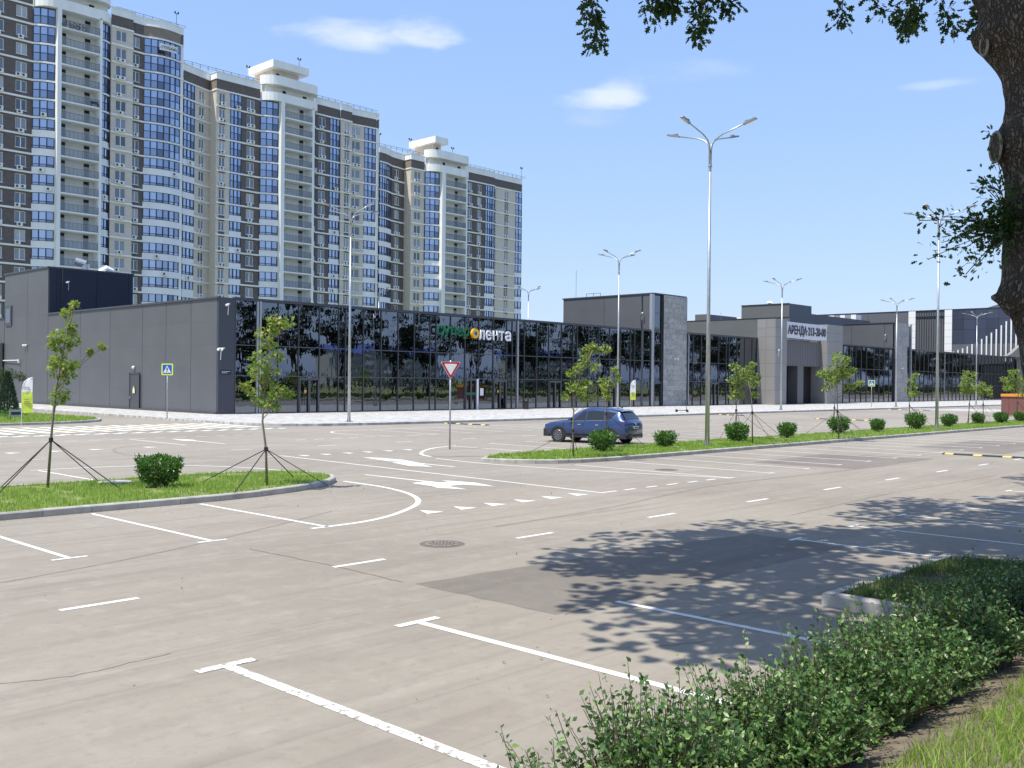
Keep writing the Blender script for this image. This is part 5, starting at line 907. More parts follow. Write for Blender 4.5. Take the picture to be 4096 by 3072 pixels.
def limb(b,pts,r0,r1,n=8): q=vspl([Vector(p) for p in pts],4); b.tube(q,[r0+(r1-r0)*k/(len(q)-1) for k in range(len(q))],n)
b=MB(); TOP=(9.0,3.5,8.4)
LMB=[[TOP,(7.6,5.0,9.8),(6.0,6.6,11.2),(5,7.6,13)],[TOP,(9.6,5.4,10),(10.2,7.6,11.6),(10,9.4,13)],[TOP,(11,4,10.6),(13.2,4.6,12.4),(15,5,14.5)],[TOP,(8.6,2.4,11),(8,1,13.6),(7.4,0,16)],[TOP,(9.6,3.6,12),(9.8,3.8,15),(9.6,4,18)],[TOP,(6.8,3.6,10.4),(4.8,4.2,12),(3.6,4,14)]]
for l in LMB: limb(b,l,.2,.04)
b.build('limbs','bark',near,smooth=True)
def keep(c):
    if c[0]<float(np.interp(c[1],[0,1,5,5.3,8,8.5],[6.4,5.6,5.0,4.6,4.0,3.9])): return False
    Z=c[0]*.7278+c[1]*.6858; return c[2]>3.6+.405*max(Z,4)+.9 and c[2]>7.6
def big_crown(tree,cx,cy,seed,n=62,rx=6.6,ry=6.9,cr=1.15,zc=12.0,rz=4.4,per=120,size=.24):
    rs=np.random.default_rng(seed); cl=clusters(rs,n,cx,cy,zc,rx,ry,rz,0,cr,keep); P=[];A=[]
    for c,r in cl: q=unit(rs.normal(size=(per,3)))*(rs.uniform(.1,1,per)**.5)[:,None]*r*np.array([1.15,1.15,.55]); P.append(c+q); A.append(unit(q))
    P=np.concatenate(P); m=P[:,2]>3.1+.405*(P[:,0]*.7278+P[:,1]*.6858); link('crown',scatter('crown',P[m]-np.array(WP(tree)),size,CLUMP,'oak_leaf',axis=np.concatenate(A)[m],spread=.9,flat=.4,rng=rs),tree,kind='stuff')
big_crown(near,9.9,4.1,3,165,6.8,7.6,cr=.95,per=120)
HANG=[[(9.39,7.55,8.2),(9.39,7.55,7.48),(9.37,7.57,7.32),(9.4,7.54,7.15),(9.42,7.52,6.95)],[(9.84,7.07,8.1),(9.84,7.07,7.5),(9.88,7.03,7.33)],[(10.22,6.67,8.2),(10.22,6.66,7.5),(10.26,6.62,7.22),(10.24,6.64,7.02)],[(10.41,6.46,8.1),(10.45,6.42,7.5),(10.57,6.3,7.45)],[(12.41,5.8,8.5),(12.41,5.81,7.84),(12.4,5.81,7.66)],[(12.65,5.54,8.5),(12.7,5.5,7.85),(12.95,5.23,7.73),(12.97,5.21,7.52)],[(12.18,4.59,8.1),(12.3,4.46,7.4),(12.38,4.38,7.22)],[(10.44,3.51,7.2),(10.49,3.46,6.6),(10.51,3.44,6.45)],[(12.1,4.67,8.1),(12.09,4.69,7.41),(12.01,4.77,7.26)],[(10.07,6.83,8.1),(10.05,6.85,7.44),(9.99,6.91,7.43)],[(10.32,6.56,8.1),(10.3,6.56,7.6),(10.3,6.56,7.2)],[(9.95,6.95,8.1),(9.93,6.97,7.55),(9.92,6.96,7.45)],[(11.2,4.4,7.7),(11.1,4.4,7.1),(11.1,4.45,6.9)]]
rs=np.random.default_rng(77); P=[];A=[];S=[]; b=MB()
for h in HANG:
    q=vspl([Vector(p) for p in h],5); b.tube(q,.006,4)
    for k,p in enumerate(q):
        for _ in range(10): d=rs.normal(size=3)*np.array([.5,.5,.6]); P.append(np.array(p)+d*.10); A.append(d+np.array([0,0,-.55])); S.append(rs.uniform(.07,.125))
link('leafy_twig',scatter('leafy_twig',np.array(P)-np.array(WP(near)),np.array(S),OAK,'oak_leaf',axis=unit(np.array(A)),spread=.4,flat=.2,rng=rs),near); b.build('twig','twig',near)
SPR=[(9.4, 2.86, 4.37), (9.33, 2.93, 4.44), (9.27, 3.0, 4.72), (9.29, 2.98, 5.12), (9.2, 3.07, 4.34), (9.12, 3.16, 4.32), (9.01, 3.27, 4.35), (8.86, 3.43, 4.31), (9.2, 3.07, 4.2), (9.08, 3.2, 4.23), (9.01, 3.27, 4.13), (8.95, 3.34, 3.97), (9.27, 2.99, 4.15), (9.14, 3.13, 4.06), (9.31, 2.95, 4.03), (9.23, 3.04, 3.94), (9.16, 3.12, 3.85), (9.37, 2.89, 4.23), (9.32, 2.94, 4.29), (9.37, 2.9, 4.55), (9.34, 2.92, 4.69), (9.27, 3.0, 4.62)]
rs=np.random.default_rng(78); P=[];A=[];S=[]; b=MB(); root=np.array((9.62,2.85,4.25))
for k,e in enumerate(SPR):
    e=np.array(e)+RNG.normal(0,.01,3); m=(root+e)/2+np.array([0,0,.05]); q=vspl([Vector(root),Vector(m),Vector(e)],4); b.tube(q,[.007]*3+[.004]*(len(q)-3),4)
    for j,p in enumerate(q):
        if j<1: continue
        nn=5 if k in (3,7,2) else 7 if np.linalg.norm(np.array(p)-root)<.6 else 6
        for _ in range(nn): d=rs.normal(size=3); P.append(np.array(p)+d*(.03 if k in(3,7) else .055)); A.append(d*.5+np.array([-.3,.3,.1])); S.append(rs.uniform(.035,.075))
link('leafy_shoot',scatter('leafy_shoot',np.array(P)-np.array(WP(near)),np.array(S),OAK,'oak_leaf',axis=unit(np.array(A)),spread=.5,flat=.3,rng=rs),near); b.build('shoots','twig',near)
for cx,sd_,lab in ((17.9,4,'second big street tree whose crown shades the right side of the lot'),(28.2,5,'third big street tree past the right edge, shading the far bays')):
    t=thing('big_tree',lab,'tree',(cx,2.2,.5),group='street trees opposite the shops'); b=MB(); b.tube([(cx,2.2,.2),(cx,2.3,4.5),(cx+.3,2.6,8.5)],[.5,.4,.32],12)
    for k in range(5): a=k*1.26; limb(b,[(cx+.3,2.6,8.4),(cx+math.cos(a)*2,3+math.sin(a)*2,11),(cx+math.cos(a)*4,3.2+math.sin(a)*4,13.5)],.2,.04)
    b.build('trunk','bark',t,smooth=True); big_crown(t,cx,3.4,sd_,170,6.8,7.6,.95,13.6 if cx<20 else 15.5,3.9)
# ------------------------------------------------------------------ signs
def disc(cx,cz,r,n=20): return [(cx+r*math.cos(2*math.pi*k/n),cz+r*math.sin(2*math.pi*k/n)) for k in range(n)]
def plate(b,pts,y0,y1,mi=0):
    """flat outline in x,z given thickness along y (front towards -y)"""
    i=len(b.V); n=len(pts); b.V+=[(x,y0,z) for x,z in pts]+[(x,y1,z) for x,z in pts]; b.F.append(tuple(i+k for k in range(n))); b.F.append(tuple(i+n+k for k in reversed(range(n)))); b.M+=[mi,mi]
    for k in range(n): b.F.append((i+k,i+n+k,i+n+(k+1)%n,i+(k+1)%n)); b.M.append(mi)
def rtri(s,c,cz,r=.04):
    o=[]; 
    for k,(x,z) in enumerate([(-s/2,.289*s),(0,-.577*s),(s/2,.289*s)]):
        for q in range(-2,3): a=[150,270,30][k]+q*24; o.append((x*(1-r*2)+r*math.cos(R_(a)),cz+z*(1-r*2)+r*math.sin(R_(a))))
    return o
FACE=math.atan2(-.6858,.7277)+0.0
t=thing('give_way_sign','white triangle give way sign with red border on a tall grey post','road sign',(28.5,30.4,0),rz=-.60)
b=MB(); b.tube([(0,.05,0),(0,.05,3.72)],.038,10); link('post',b.mesh('post','galvanised',True),t)
b=MB(); plate(b,rtri(.78,0,3.42),-.005,.02,0); link('plate_back',b.mesh('plate_back','sign_white'),t)
b=MB(); plate(b,rtri(.74,0,3.42),-.009,-.005,0); link('red_border',b.mesh('red_border','sign_red'),t); b=MB(); plate(b,rtri(.49,0,3.42,.03),-.013,-.009,0); link('white_field',b.mesh('white_field','sign_white'),t)
def cross_sign(x,y,rz,lab,h=2.95,z=.15):
    t=thing('crosswalk_sign',lab,'road sign',(x,y,z),rz=rz,group='blue crosswalk signs'); s=.39
    b=MB(); b.tube([(0,.05,0),(0,.05,h+.2)],.035,10); link('post',b.mesh('post','galvanised',True),t)
    def rr(s,r=.06): return [(sx*(s-r)+r*math.cos(R_(a)),h+sz*(s-r)+r*math.sin(R_(a))) for sx,sz,a0 in ((1,1,0),(-1,1,90),(-1,-1,180),(1,-1,270)) for a in (a0,a0+45,a0+90)]
    b=MB(); plate(b,rr(s),-.005,.015); link('lime_plate',b.mesh('lime_plate','sign_lime'),t); b=MB(); plate(b,rr(s*.80,.02),-.009,-.005); link('blue_field',b.mesh('blue_field','sign_blue'),t)
    b=MB(); plate(b,[(-.27,h-.25),(.27,h-.25),(0,h+.26)],-.013,-.009); link('white_triangle',b.mesh('white_triangle','sign_white'),t)
    b=MB(); y0,y1=-.017,-.013
    plate(b,disc(.01,h+.12,.028,10),y0,y1); plate(b,[(-.025,h+.085),(.04,h+.085),(.03,h-.04),(-.03,h-.04)],y0,y1); plate(b,[(-.03,h-.04),(.0,h-.04),(-.07,h-.2),(-.10,h-.19)],y0,y1); plate(b,[(.0,h-.04),(.03,h-.04),(.085,h-.2),(.05,h-.2)],y0,y1); plate(b,[(-.025,h+.08),(-.02,h+.05),(-.09,h-.03),(-.1,h-.0)],y0,y1); plate(b,[(.035,h+.08),(.04,h+.05),(.1,h+.0),(.08,h-.02)],y0,y1)
    for k in range(4): x=-.2+.115*k; plate(b,[(x,h-.245),(x+.06,h-.245),(x+.07,h-.215),(x+.01,h-.215)],y0,y1)
    link('walking_figure',b.mesh('walking_figure','sign_black'),t)
    b=MB(); plate(b,rr(s),.0,.01); o=link('rear_plate',b.mesh('rear_plate','sign_lime'),t,rz=R_(90)); o.location=(-.05,.55,0) 
    return t
cross_sign(32.4,62.2,-.85,'blue and lime crosswalk sign on a post in front of the plain grey wall',3.3); cross_sign(121.8,52.6,-1.0,'distant blue and lime crosswalk sign before the glass row beyond the portal',3.0)
# ------------------------------------------------------------------ parked blue car
def make_car():
    t=thing('parked_car','dark metallic blue hatchback suv parked in the bay behind the lawn island','car',(37.2,29.75,0),rz=R_(11))
    ST=[(-2.29,.44,.66,.84,.60,.98),(-2.27,.36,.82,.92,.70,1.03),(-2.2,.30,.88,1.04,.76,1.10),(-2.10,.28,.90,1.10,.74,1.17),(-1.98,.28,.915,1.12,.71,1.30),(-1.80,.27,.92,1.11,.66,1.52),(-1.72,.27,.92,1.11,.645,1.575),(-1.2,.25,.925,1.10,.625,1.65),(-.5,.24,.925,1.065,.61,1.68),(-.05,.24,.925,1.04,.60,1.655),(.2,.24,.925,1.03,.605,1.585),(.5,.24,.925,1.015,.635,1.41),(.8,.24,.925,1.0,.68,1.22),(1.02,.25,.92,.99,.72,1.075),(1.15,.25,.92,.98,.74,1.03),(1.6,.26,.91,.95,.72,1.0),(1.95,.28,.88,.90,.68,.935),(2.15,.31,.82,.82,.6,.845),(2.23,.36,.72,.72,.5,.74),(2.27,.44,.6,.62,.42,.64)]
    A=np.array(ST); ys=A[:,0]
    def par(y): return [float(np.interp(y,ys,A[:,k])) for k in range(1,6)]
    def sec(y):
        zb,W_,zl,Wr,zt=par(y); top=max(zt,zl+.02)
        return [(0,zb),(W_*.82,zb),(W_*.965,zb+.10),(W_*.995,zb+.28),(W_,zb+.45 if zb+.45<zl-.15 else zl-.15),(W_*.985,zl-.12),(W_*.93,zl),(Wr+(W_*.93-Wr)*.08,top-.10 if top-.1>zl+.01 else (zl+top)/2),(Wr*.9,top-.015),(Wr*.5,top+.008),(0,top+.014)]
    Y=sorted(set([float(v) for v in ys]+[float(v) for v in np.linspace(-2.2,2.15,44)])); b=MB(); n=11; m=2*n-2
    for y in Y:
        s=sec(y); full=[(x,z) for x,z in s]+[(-x,z) for x,z in s[-2:0:-1]]
        for x,z in full: b.V.append((x,y,z))
    for i in range(len(Y)-1):
        for j in range(m): b.F.append((i*m+j,(i+1)*m+j,(i+1)*m+(j+1)%m,i*m+(j+1)%m)); b.M.append(1 if j in(0,1,m-1,m-2) else 0)
    b.F.append(tuple(range(m))); b.M.append(0); b.F.append(tuple(reversed(range((len(Y)-1)*m,len(Y)*m)))); b.M.append(0)
    link('body',b.mesh('body',['car_paint','car_plastic'],True),t)
    def side(y,f,sx,off=.012):
        s=sec(y); (x0,z0),(x1,z1)=s[6],s[7]; x=x0+(x1-x0)*f; z=z0+(z1-z0)*f; return (sx*(x+off),y,z+off*.2)
    def sidepatch(poly,m_,nm,off=.012,par_=None,trim=True):
        for sx in (-1,1):
            q=MB(); N_=8
            (ya0,yb0),(ya1,yb1)=poly   # bottom y range, top y range ; f from .1 to .93
            for i in range(N_):
                for j in range(4):
                    P=[]
                    for (u,v) in ((i/N_,j/4),((i+1)/N_,j/4),((i+1)/N_,(j+1)/4),(i/N_,(j+1)/4)):
                        a=ya0+(ya1-ya0)*v; e=yb0+(yb1-yb0)*v; P.append(side(a+(e-a)*u,.06+.86*v,sx,off))
                    q.quad(*(P if sx>0 else P[::-1]))
            link(nm,q.mesh(nm,m_,True),t)
            if trim: q=MB(); q.tube([side(ya0+(yb0-ya0)*k/6,.02,sx,off+.004) for k in range(7)],.012,4); link('chrome_strip',q.mesh('chrome_strip','chrome'),t)
    sidepatch(((-.04,.80),(-.04,.14)),'car_glass','front_side_window'); sidepatch(((-1.02,-.12),(-.98,-.12)),'car_glass','rear_side_window'); sidepatch(((-1.30,-1.10),(-1.62,-1.05)),'car_glass','quarter_window')
    def top(y,fx,off=.012):
        s=sec(y); X=abs(fx); xs_=[p[0] for p in s[:6:-1]]; zs_=[p[1] for p in s[:6:-1]]; z=float(np.interp(X*s[7][0],xs_,zs_)); return (fx*s[7][0]*.97,y,z+off)
    for nm,y0,y1,w in (('windshield',.06,.98,.96),):
        q=MB()
        for i in range(8):
            for j in range(8):
                P=[top(y0+(y1-y0)*(i+a)/8,-w+2*w*(j+e)/8,.012) for a,e in ((0,0),(0,1),(1,1),(1,0))]; q.quad(*P[::-1])
        link(nm,q.mesh(nm,'car_glass',True),t)
    q=MB()
    for i in range(6):
        for j in range(8):
            P=[]
            for a,e in ((0,0),(0,1),(1,1),(1,0)):
                v=(i+a)/6; y=-2.10+.29*v; x=(-1+2*(j+e)/8)*(.735-.13*v); z=1.15+.365*v; P.append((x,y-.035-.02*(1-(x/.74)**2),z))
            q.quad(*P)
    link('rear_window',q.mesh('rear_window','car_glass',True),t)
    q=MB(); q.hexa([(-.6,-1.92,1.53),(.6,-1.92,1.53),(.6,-1.68,1.57),(-.6,-1.68,1.57),(-.58,-1.94,1.55),(.58,-1.94,1.55),(.6,-1.62,1.61),(-.6,-1.62,1.61)]); link('spoiler',q.mesh('spoiler','car_paint'),t)
    q=MB(); q.tube([(0,-2.10,1.17),(.35,-2.09,1.2)],.012,4); link('wiper',q.mesh('wiper','car_plastic'),t)
    for sx in (-1,1):
        q=MB(); q.hexa([(sx*.55,-2.285,.965),(sx*.88,-2.16,.97),(sx*.90,-1.98,1.0),(sx*.55,-2.0,1.0),(sx*.55,-2.265,1.0),(sx*.86,-2.15,1.08),(sx*.90,-1.93,1.07),(sx*.55,-2.0,1.05)]); link('tail_light',q.mesh('tail_light','tail_red'),t)
        q=MB(); q.hexa([(sx*.62,-2.30,.5),(sx*.84,-2.24,.5),(sx*.84,-2.1,.5),(sx*.62,-2.1,.5),(sx*.62,-2.31,.545),(sx*.84,-2.25,.545),(sx*.84,-2.1,.545),(sx*.62,-2.1,.545)]); link('reflector',q.mesh('reflector','tail_red'),t)
        q=MB(); q.hexa([(sx*.56,2.05,.78),(sx*.83,1.93,.80),(sx*.86,1.75,.80),(sx*.5,1.9,.78),(sx*.54,2.12,.87),(sx*.82,1.98,.90),(sx*.83,1.72,.9),(sx*.5,1.9,.9)]); link('headlight',q.mesh('headlight','sign_white'),t)
        q=MB(); q.hexa([(sx*.90,.58,1.03),(sx*1.07,.60,1.04),(sx*1.07,.74,1.04),(sx*.90,.76,1.03),(sx*.88,.58,1.17),(sx*1.05,.60,1.18),(sx*1.05,.72,1.16),(sx*.88,.76,1.14)]); link('mirror',q.mesh('mirror','car_paint'),t)
        q=MB(); q.box(sx*.87-.02,sx*.87+.06*sx,-1.0,1.0,.27,.36); q.tube([(sx*.93,-1.0,.40),(sx*.93,1.0,.40)],.014,4); link('side_skirt',q.mesh('side_skirt','car_plastic'),t)
        for yy in (.12,-.82): q=MB(); q.box(sx*.905,sx*.945,yy,yy+.17,.86,.895); link('door_handle',q.mesh('door_handle','chrome'),t)
        for yy in (1.08,.0,-.98): q=MB(); q.box(sx*.90,sx*.9265,yy,yy+.008,.42,.95); link('door_gap',q.mesh('door_gap','car_plastic'),t)
        for wy in (-1.35,1.35):
            q=MB(); x0,x1=sx*.86,sx*.938
            R0,R1=.365,.44
            for k in range(20):
                a0=math.pi*(-.04+1.08*k/20); a1=math.pi*(-.04+1.08*(k+1)/20); p=lambda r,a,x:(x,wy+r*math.cos(a),.35+r*math.sin(a))
                q.quad(p(R0,a0,x1),p(R0,a1,x1),p(R1,a1,x1*.995),p(R1,a0,x1*.995)); q.quad(p(R1,a0,x1*.995),p(R1,a1,x1*.995),p(R1,a1,x0),p(R1,a0,x0)); q.quad(p(R0,a0,x1),p(R0,a1,x1),p(R0,a1,x0),p(R0,a0,x0))
            link('arch_cladding',q.mesh('arch_cladding','car_plastic'),t)
            q=MB(); q.poly([(sx*.928,wy+.37*math.cos(a*math.pi/12),.33+.37*math.sin(a*math.pi/12)) for a in range(24)]); link('wheel_well',q.mesh('wheel_well','dark_void'),t)
            w=link('wheel',None,t,(0,0,0)); w.location=(sx*.80,wy,.355); q=MB(); pr=[(0,.225),(.09,.25),(.1,.34),(.105,.352),(.07,.358),(-.09,.358),(-.11,.34)]
            for k in range(28):
                a0=2*math.pi*k/28; a1=2*math.pi*(k+1)/28
                for (u0,r0),(u1,r1) in zip(pr,pr[1:]): f=lambda u,r,a:((.045+u)*sx,r*math.cos(a),r*math.sin(a)); q.quad(f(u0,r0,a0),f(u1,r1,a0),f(u1,r1,a1),f(u0,r0,a1))
            q.poly([(sx*.06,.24*math.cos(a*math.pi/12),.27*math.sin(a*math.pi/12)) for a in range(24)]); link('tyre',q.mesh('tyre','tyre',True),w)
            q=MB(); 
            for k in range(10):
                a=2*math.pi*k/10
                for da in (-.09,.09): 
                    c,s=math.cos(a+da),math.sin(a+da); c0,s0=math.cos(a),math.sin(a); q.hexa([(sx*.1,.05*c0-.012*s0,.05*s0+.012*c0),(sx*.1,.05*c0+.012*s0,.05*s0-.012*c0),(sx*.13,.22*c+.014*s,.22*s-.014*c),(sx*.13,.22*c-.014*s,.22*s+.014*c),(sx*.125,.05*c0-.012*s0,.05*s0+.012*c0),(sx*.125,.05*c0+.012*s0,.05*s0-.012*c0),(sx*.145,.22*c+.014*s,.22*s-.014*c),(sx*.145,.22*c-.014*s,.22*s+.014*c)])
            q.tube([(sx*.14,.228*math.cos(R_(a)),.228*math.sin(R_(a))) for a in range(0,361,15)],.013,5,cap=False); q.tube([(sx*.1,0,0),(sx*.14,0,0)],.05,10); link('rim',q.mesh('rim','alloy'),w)
    q=MB(); q.box(-.72,.72,-2.312,-2.1,.30,.47); q.box(-.885,.885,-2.2,-1.78,.27,.42); link('rear_bumper',q.mesh('rear_bumper','car_plastic'),t)
    q=MB(); q.tube([(-.78,-2.31,.60),(0,-2.33,.60),(.78,-2.31,.60)],.012,4); q.tube([(-.5,-2.3,.40),(-.38,-2.33,.33),(.38,-2.33,.33),(.5,-2.3,.40)],.014,4); link('bumper_trim',q.mesh('bumper_trim','chrome'),t)
    q=MB(); q.box(-.26,.26,-2.335,-2.28,.73,.845); pl=link('number_plate',q.mesh('number_plate','plate_white'),t); me=textmesh('characters','О283РМ 93',.1,.002,'ink',Matrix.Translation((-.235,-2.337,.75))@FRONT,.002,.9); link('characters',me,pl)
    q=MB(); q.tube([(.075*math.cos(R_(a)),-2.30,.945+.06*math.sin(R_(a))) for a in range(0,361,24)],.012,5,cap=False); q.tube([(-.06,-2.305,.965),(0,-2.31,.93),(.06,-2.305,.965)],.01,4); link('emblem',q.mesh('emblem','chrome'),t)
    q=MB(); q.box(-.62,-.46,-2.285,-2.255,.80,.825); link('model_badge',q.mesh('model_badge','chrome'),t)
    q=MB(); q.box(-.85,.85,1.9,2.2,.26,.62); q.box(-.62,.62,2.2,2.29,.34,.56); link('front_bumper',q.mesh('front_bumper','car_plastic'),t)
    q=MB(); q.hexa([(-.02,-1.62,1.66),(.02,-1.62,1.66),(.02,-1.42,1.68),(-.02,-1.42,1.68),(-.005,-1.62,1.74),(.005,-1.62,1.74),(.005,-1.5,1.70),(-.005,-1.5,1.70)]); link('roof_antenna',q.mesh('roof_antenna','car_paint'),t)
make_car()
# ------------------------------------------------------------------ small things along the front
def flag(x,y,z,rz,lab,h=2.7,green=.55):
    t=thing('feather_flag',lab,'banner flag',(x,y,z),rz,'feather flags'); b=MB(); b.tube([(0,0,0),(0,0,h*.75),(.12,0,h*.93),(.42,0,h*1.02)],[.018,.014,.01,.006],5); link('pole',b.mesh('pole','sign_white'),t)
    top=[(0,h*.3),(0,h*.75),(.03,h*.86),(.12,h*.94),(.28,h*1.0),(.44,h*1.02),(.60,h*1.03)]
    b=MB(); n=14
    for k in range(n):
        za,ze=h*.27+h*.76*k/n,h*.27+h*.76*(k+1)/n
        def xl(z): return float(np.interp(z,[h*.27,h*.75,h*.86,h*.94,h*1.0,h*1.03],[0,0,.03,.12,.3,.6]))
        xr=.62
        mi=0 if k>n*green else 1
        for j in range(4):
            def P(u,z): a=xl(z); xx=a+(xr-a)*u; return (xx,.03*math.sin(u*5+z*3),z)
            b.quad(P(j/4,za),P((j+1)/4,za),P((j+1)/4,ze),P(j/4,ze),mi)
    link('cloth',b.mesh('cloth',['flag_white','flag_green'],True),t); b=MB()
    for z,w in ((h*.80,.32),(h*.765,.36),(h*.55,.3),(h*.5,.38),(h*.46,.34)): b.box(.14,.14+w,-.045,-.035,z,z+.035)
    link('print',b.mesh('print','bark_scar'),t); return t
flag(22.3,60.0,.02,-.75,'green and white feather flag on the far left lawn edge',2.75); flag(90.3,66.8,.15,-.75,'white and yellow feather flag before the glass front behind the blue car',3.0,.3)
t=thing('notice_box','small grey printed board standing in the grass beside the left flag','notice board',(24.4,66.6,.12)); UB('board',t,24.0,24.8,66.55,66.62,.3,.75,'light_metal'); UB('print',t,24.1,24.7,66.53,66.55,.42,.6,'ink'); UB('leg',t,24.05,24.1,66.56,66.6,.12,.3,'dark_iron'); UB('leg',t,24.7,24.75,66.56,66.6,.12,.3,'dark_iron')
def bin_(x,y,lab):
    t=thing('litter_bin',lab,'litter bin',(x,y,.15)); b=MB(); b.tube([(0,0,0),(0,0,.82)],[.27,.30],14); link('body',b.mesh('body','bin_dark'),t); b=MB(); b.tube([(0,0,.82),(0,0,.98),(0,0,1.06)],[.34,.34,.22],14); link('lid',b.mesh('lid','bin_dark'),t)
    b=MB(); 
    for a in (225,315,135,45): b.box(.34*math.cos(R_(a))-.07,.34*math.cos(R_(a))+.07,.34*math.sin(R_(a))-.07,.34*math.sin(R_(a))+.07,.86,.95)
    link('opening',b.mesh('opening','light_metal'),t)
bin_(72.6,66.5,'dark round litter bin standing in front of the glass front right of the sign lettering')
t=thing('kick_scooter','dark electric kick scooter standing on the sidewalk before the stone tower','scooter',(79.3,52.6,.15),rz=R_(-60))
for x in (-.5,.5): b=MB(); b.tube([(x,-.03,.13),(x,.03,.13)],.13,14); link('wheel',b.mesh('wheel','tyre'),t)
b=MB(); b.box(-.48,.34,-.09,.09,.14,.2); b.tube([(.34,0,.17),(.45,0,.3)],.04,6); link('deck',b.mesh('deck','dark_iron'),t); b=MB(); b.tube([(.5,0,.13),(.42,0,.4),(.27,0,1.15)],.025,6); b.box(-.62,-.4,-.05,.05,.24,.27); link('stem',b.mesh('stem','dark_iron'),t); b=MB(); b.tube([(.25,-.28,1.17),(.27,0,1.16),(.25,.28,1.17)],.018,5); link('handlebar',b.mesh('handlebar','dark_iron'),t)
t=thing('granite_pillar','low red granite pillar with an orange band at the right edge','pillar',(103,30,0)); 
for k in range(3): UB('granite_slab',t,101.5,106,29+.7*k,29.68+.7*k,.1,1.95,'granite_red')
UB('orange_band',t,101.4,106,28.95,31.1,1.95,2.2,'orange_band'); UB('base',t,101,107,28,32,0,.12,'concrete')
# conifer and dark tree by the flag
t=thing('conifer','small upright conifer on the far left lawn','conifer',(26.4,73.6,.12)); rs=np.random.default_rng(5); n=5200; z=rs.uniform(0,1,n)**1.2; r=(.75*(1-z)**.8+.06)*rs.uniform(.3,1,n)**.5; a=rs.uniform(0,6.28,n); z2=.12+z*2.9
P=np.stack([r*np.cos(a),r*np.sin(a),z2],1); link('foliage',scatter('foliage',P,.16,LANCE,'conifer_leaf',axis=np.stack([np.cos(a)*.6,np.sin(a)*.6,np.full(n,.9)],1),spread=.4,flat=0,rng=rs),t); b=MB(); b.tube([(0,0,0),(0,0,2.8)],[.05,.01],5); link('trunk',b.mesh('trunk','bark'),t)
t=thing('small_tree','dark leafed small tree behind the conifer at the left edge','tree',(27.2,76.5,.12),rz=.4); b=MB(); b.tube([(0,0,0),(.1,0,1.5),(.5,-.3,2.8)],[.06,.05,.02],6); b.tube([(.1,0,1.5),(-.4,.2,2.9)],[.04,.015],5); link('trunk',b.mesh('trunk','bark'),t)
cl=[(np.array([x,y,z]),r) for x,y,z,r in ((.3,-.3,2.9,.5),(.9,-.7,2.7,.4),(-.3,.2,3.0,.5),(-.9,.6,2.5,.45),(.0,0,2.5,.4),(1.3,-1.0,2.4,.3))]; P=[];
for c,r in cl: q=unit(rs.normal(size=(260,3)))*(rs.uniform(.1,1,260)**.5)[:,None]*r; P.append(c+q)
link('crown',scatter('crown',np.concatenate(P),.12,OVAL,'oak_leaf',spread=1,flat=.4,rng=rs),t)
for k in range(3):
    t=thing('low_plant',['leftmost low leafy plant in the bed by the flag','middle low leafy plant in the bed by the flag','low leafy plant nearest the flag pole'][k],'plant',(23.4+1.3*k,67.5+1.6*k,.12),group='low plants in the bed by the left flag'); q=rs.normal(size=(260,3))*np.array([.4,.3,.15])+np.array([0,0,.25]); link('foliage',scatter('foliage',q,.12,LANCE,'laurel_leaf',axis=np.array([0,0,1.]),spread=.8,rng=rs),t)
# cameras and wall lights
def cam_box(x,y,z,lab,n=1,cat='security camera',dx=-1):
    t=thing('security_camera',lab,cat,(x,y,z),group='white cameras on the shop walls')
    for k in range(n): b=MB(); a=(k-(n-1)/2)*.42; b.tube([(0,a,0),(dx*.22 if n==1 else dx*.12,a+(k-(n-1)/2)*.2,-.08)],.085,8); link('housing',b.mesh('housing','cam_white'),t)
    b=MB(); b.tube([(.12,0,.05),(0,0,.05)],.05,6); b.box(-.04,.08,-.45 if n>1 else -.05,.45 if n>1 else .05,.04,.1); b.tube([(.02,0,0),(.06,.15,-.8)],.02,4); link('bracket',b.mesh('bracket','cam_white'),t)
cam_box(39.42,67.4,5.1,'pair of white cameras halfway up the corner of the grey wall',2); cam_box(40.3,67.9,8.55,'white camera under the roof corner of the glass front'); cam_box(41.4,99.7,12.3,'white camera high on the navy block'); cam_box(96.1,69.4,11.2,'white camera high on the first tower'); cam_box(121.4,65.2,7.5,'white camera on the left pillar of the portal'); cam_box(166.2,69.5,11.5,'white camera high on the second tower')
def twin(x,y,z,lab,ax='y'):
    t=thing('wall_light',lab,'wall light',(x,y,z),group='round white wall lights')
    for s in (-.3,.3):
        b=MB(); c=Vector((0,s,0)) if ax=='x' else Vector((s,0,0)); d=Vector((-.15,0,-.1)) if ax=='x' else Vector((0,-.18,-.08)); b.tube([tuple(c),tuple(c+d)],[.09,.14],10); link('lamp_shade',b.mesh('lamp_shade','cam_white',True),t)
    b=MB(); b.box(*((-.02,.1,-.3,.3) if ax=='x' else (-.3,.3,-.02,.1)),-.03,.03); link('bracket',b.mesh('bracket','cam_white'),t)
twin(39.5,105.4,6.1,'twin white lamps on the tall grey block at left','x'); twin(100.8,67.85,5.9,'twin round lamps halfway up the first stone tower'); twin(169,67.8,5.9,'twin round lamps halfway up the second stone tower')
t=thing('wall_light','small round lamp above the grey service door','wall light',(39.5,81.7,3.75)); b=MB(); b.tube([(.05,0,0),(-.12,0,0)],[.14,.12],12); link('lamp_shade',b.mesh('lamp_shade','cam_white',True),t)
t=thing('camera_arm','white horizontal arm with a small camera at the left end of the grey wall','security camera',(39.5,112.5,4.55)); b=MB(); b.tube([(0,0,0),(-.1,-5.6,0)],.05,6); b.tube([(-.1,-5.6,.1),(-.1,-5.6,-.25)],.09,6); link('arm',b.mesh('arm','cam_white'),t)
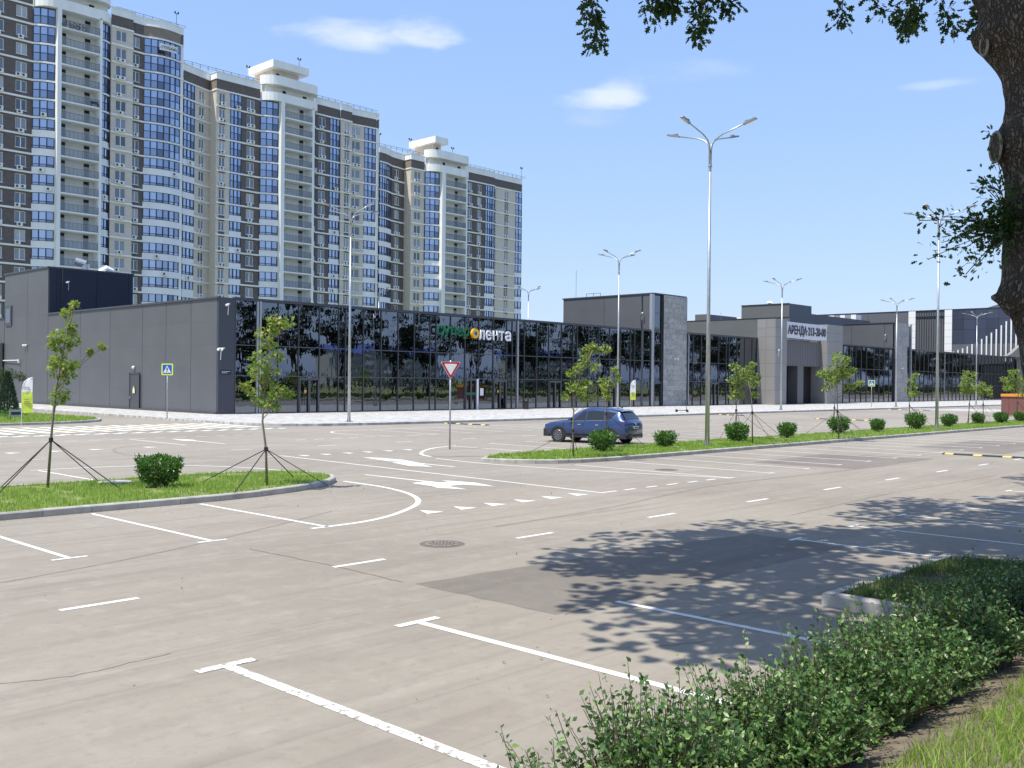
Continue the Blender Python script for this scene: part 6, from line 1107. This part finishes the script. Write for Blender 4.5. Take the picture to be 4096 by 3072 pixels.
t=thing('address_plate','small dark address plate with white lettering on the corner pier','address plate',(40.2,68.05,3.3)); UB('plate',t,39.85,40.7,68.08,68.13,3.2,3.5,'navy_panel'); b=MB(); b.box(39.9,40.6,68.06,68.08,3.4,3.43); b.box(39.9,40.35,68.06,68.08,3.3,3.33); b.build('print','sign_white',t)
# thin roof masts
for x,y,z0,z1,l in ((96.5,80,13.4,17.0,'thin lightning rod on the first tower roof'),(193,118,17,19,'short antenna mast on the hall roof')): b=MB(); b.tube([(0,0,0),(0,0,z1-z0)],.03,4); link('antenna_mast',b.mesh('antenna_mast','galvanised'),None,(x,y,z0),label=l,cat='mast')
t=thing('roof_handrail','small dark handrail on the roof of the first tower','handrail',(97,78,13.4)); b=MB()
for y in (76.5,77.6,78.7): b.tube([(97,y,13.4),(97,y,14.0)],.03,4)
b.tube([(97,76.5,14),(97,78.7,14)],.03,4); b.build('rail','dark_iron',t)
# ------------------------------------------------------------------ the far side of the street, seen in the glass
b=MB()
for k in range(150): x=60+3*k; b.box(x-.04,x+.04,-7.04,-6.96,.1,1.35); b.box(x,x+3,-7.02,-6.98,1.2,1.25); b.box(x,x+3,-7.02,-6.98,.4,.45)
b.build('park_fence','dark_iron',label='dark park fence reflected low in the glass front',cat='fence')
for i in range(3):
    x0=135+105*i; t=thing('apartment_house','grey house with blue roof, the %s one mirrored in the glass'%['leftmost','middle','rightmost'][i],'apartment house',(x0+30,-190,0),group='blue roofed houses mirrored in the glass'); b=MB(); b.box(x0,x0+62,-202,-190,0,14.6); w=b.build('wall','house_wall',t)
    b=MB(); b.hexa([(x0-.6,-203,14.6),(x0+62.6,-203,14.6),(x0+62.6,-189.2,14.6),(x0-.6,-189.2,14.6),(x0+1,-197,18.4),(x0+61,-197,18.4),(x0+61,-195,18.4),(x0+1,-195,18.4)]); b.build('roof','blue_roof',t)
    b=MB()
    for q in range(20):
        for f in range(5): x=x0+1.6+3.05*q; b.box(x,x+1.5,-189.98,-189.9,1.4+2.8*f,2.9+2.8*f)
    b.build('windows','room_glass',t,kind='stuff')
    b=MB()
    for q in range(5):
        for f in range(5): x=x0+4+12*q; b.box(x,x+3.6,-190,-188.9,.6+2.8*f,1.7+2.8*f)
    b.build('balconies','banner_cloth',t,kind='stuff')
rs=np.random.default_rng(9); P=[]
for k in range(120): c=np.array([rs.uniform(90,560),rs.uniform(-70,-40) if k%4 else rs.uniform(-160,-120),rs.uniform(.5,1.6 if k%3 else 5)]); P.append(c+rs.normal(size=(60,3))*np.array([2.2,1.6,1.3]))
P=np.concatenate(P); P[:,2]=np.abs(P[:,2]); link('far_shrubbery',scatter('far_shrubbery',P,.9,CLUMP,'far_leaf',spread=1,flat=.2,rng=rs),None,kind='stuff',label='bushes and low trees far across the park, mirrored in the glass',cat='shrubbery')
n=30000; p=np.stack([rs.uniform(80,330,n),rs.uniform(-16,3,n),np.full(n,.1)],1); link('meadow',grass('meadow',p,.4,'dry_grass',.12,.8),kind='stuff',label='pale unmown meadow opposite the shops, mirrored in the glass',cat='grass')
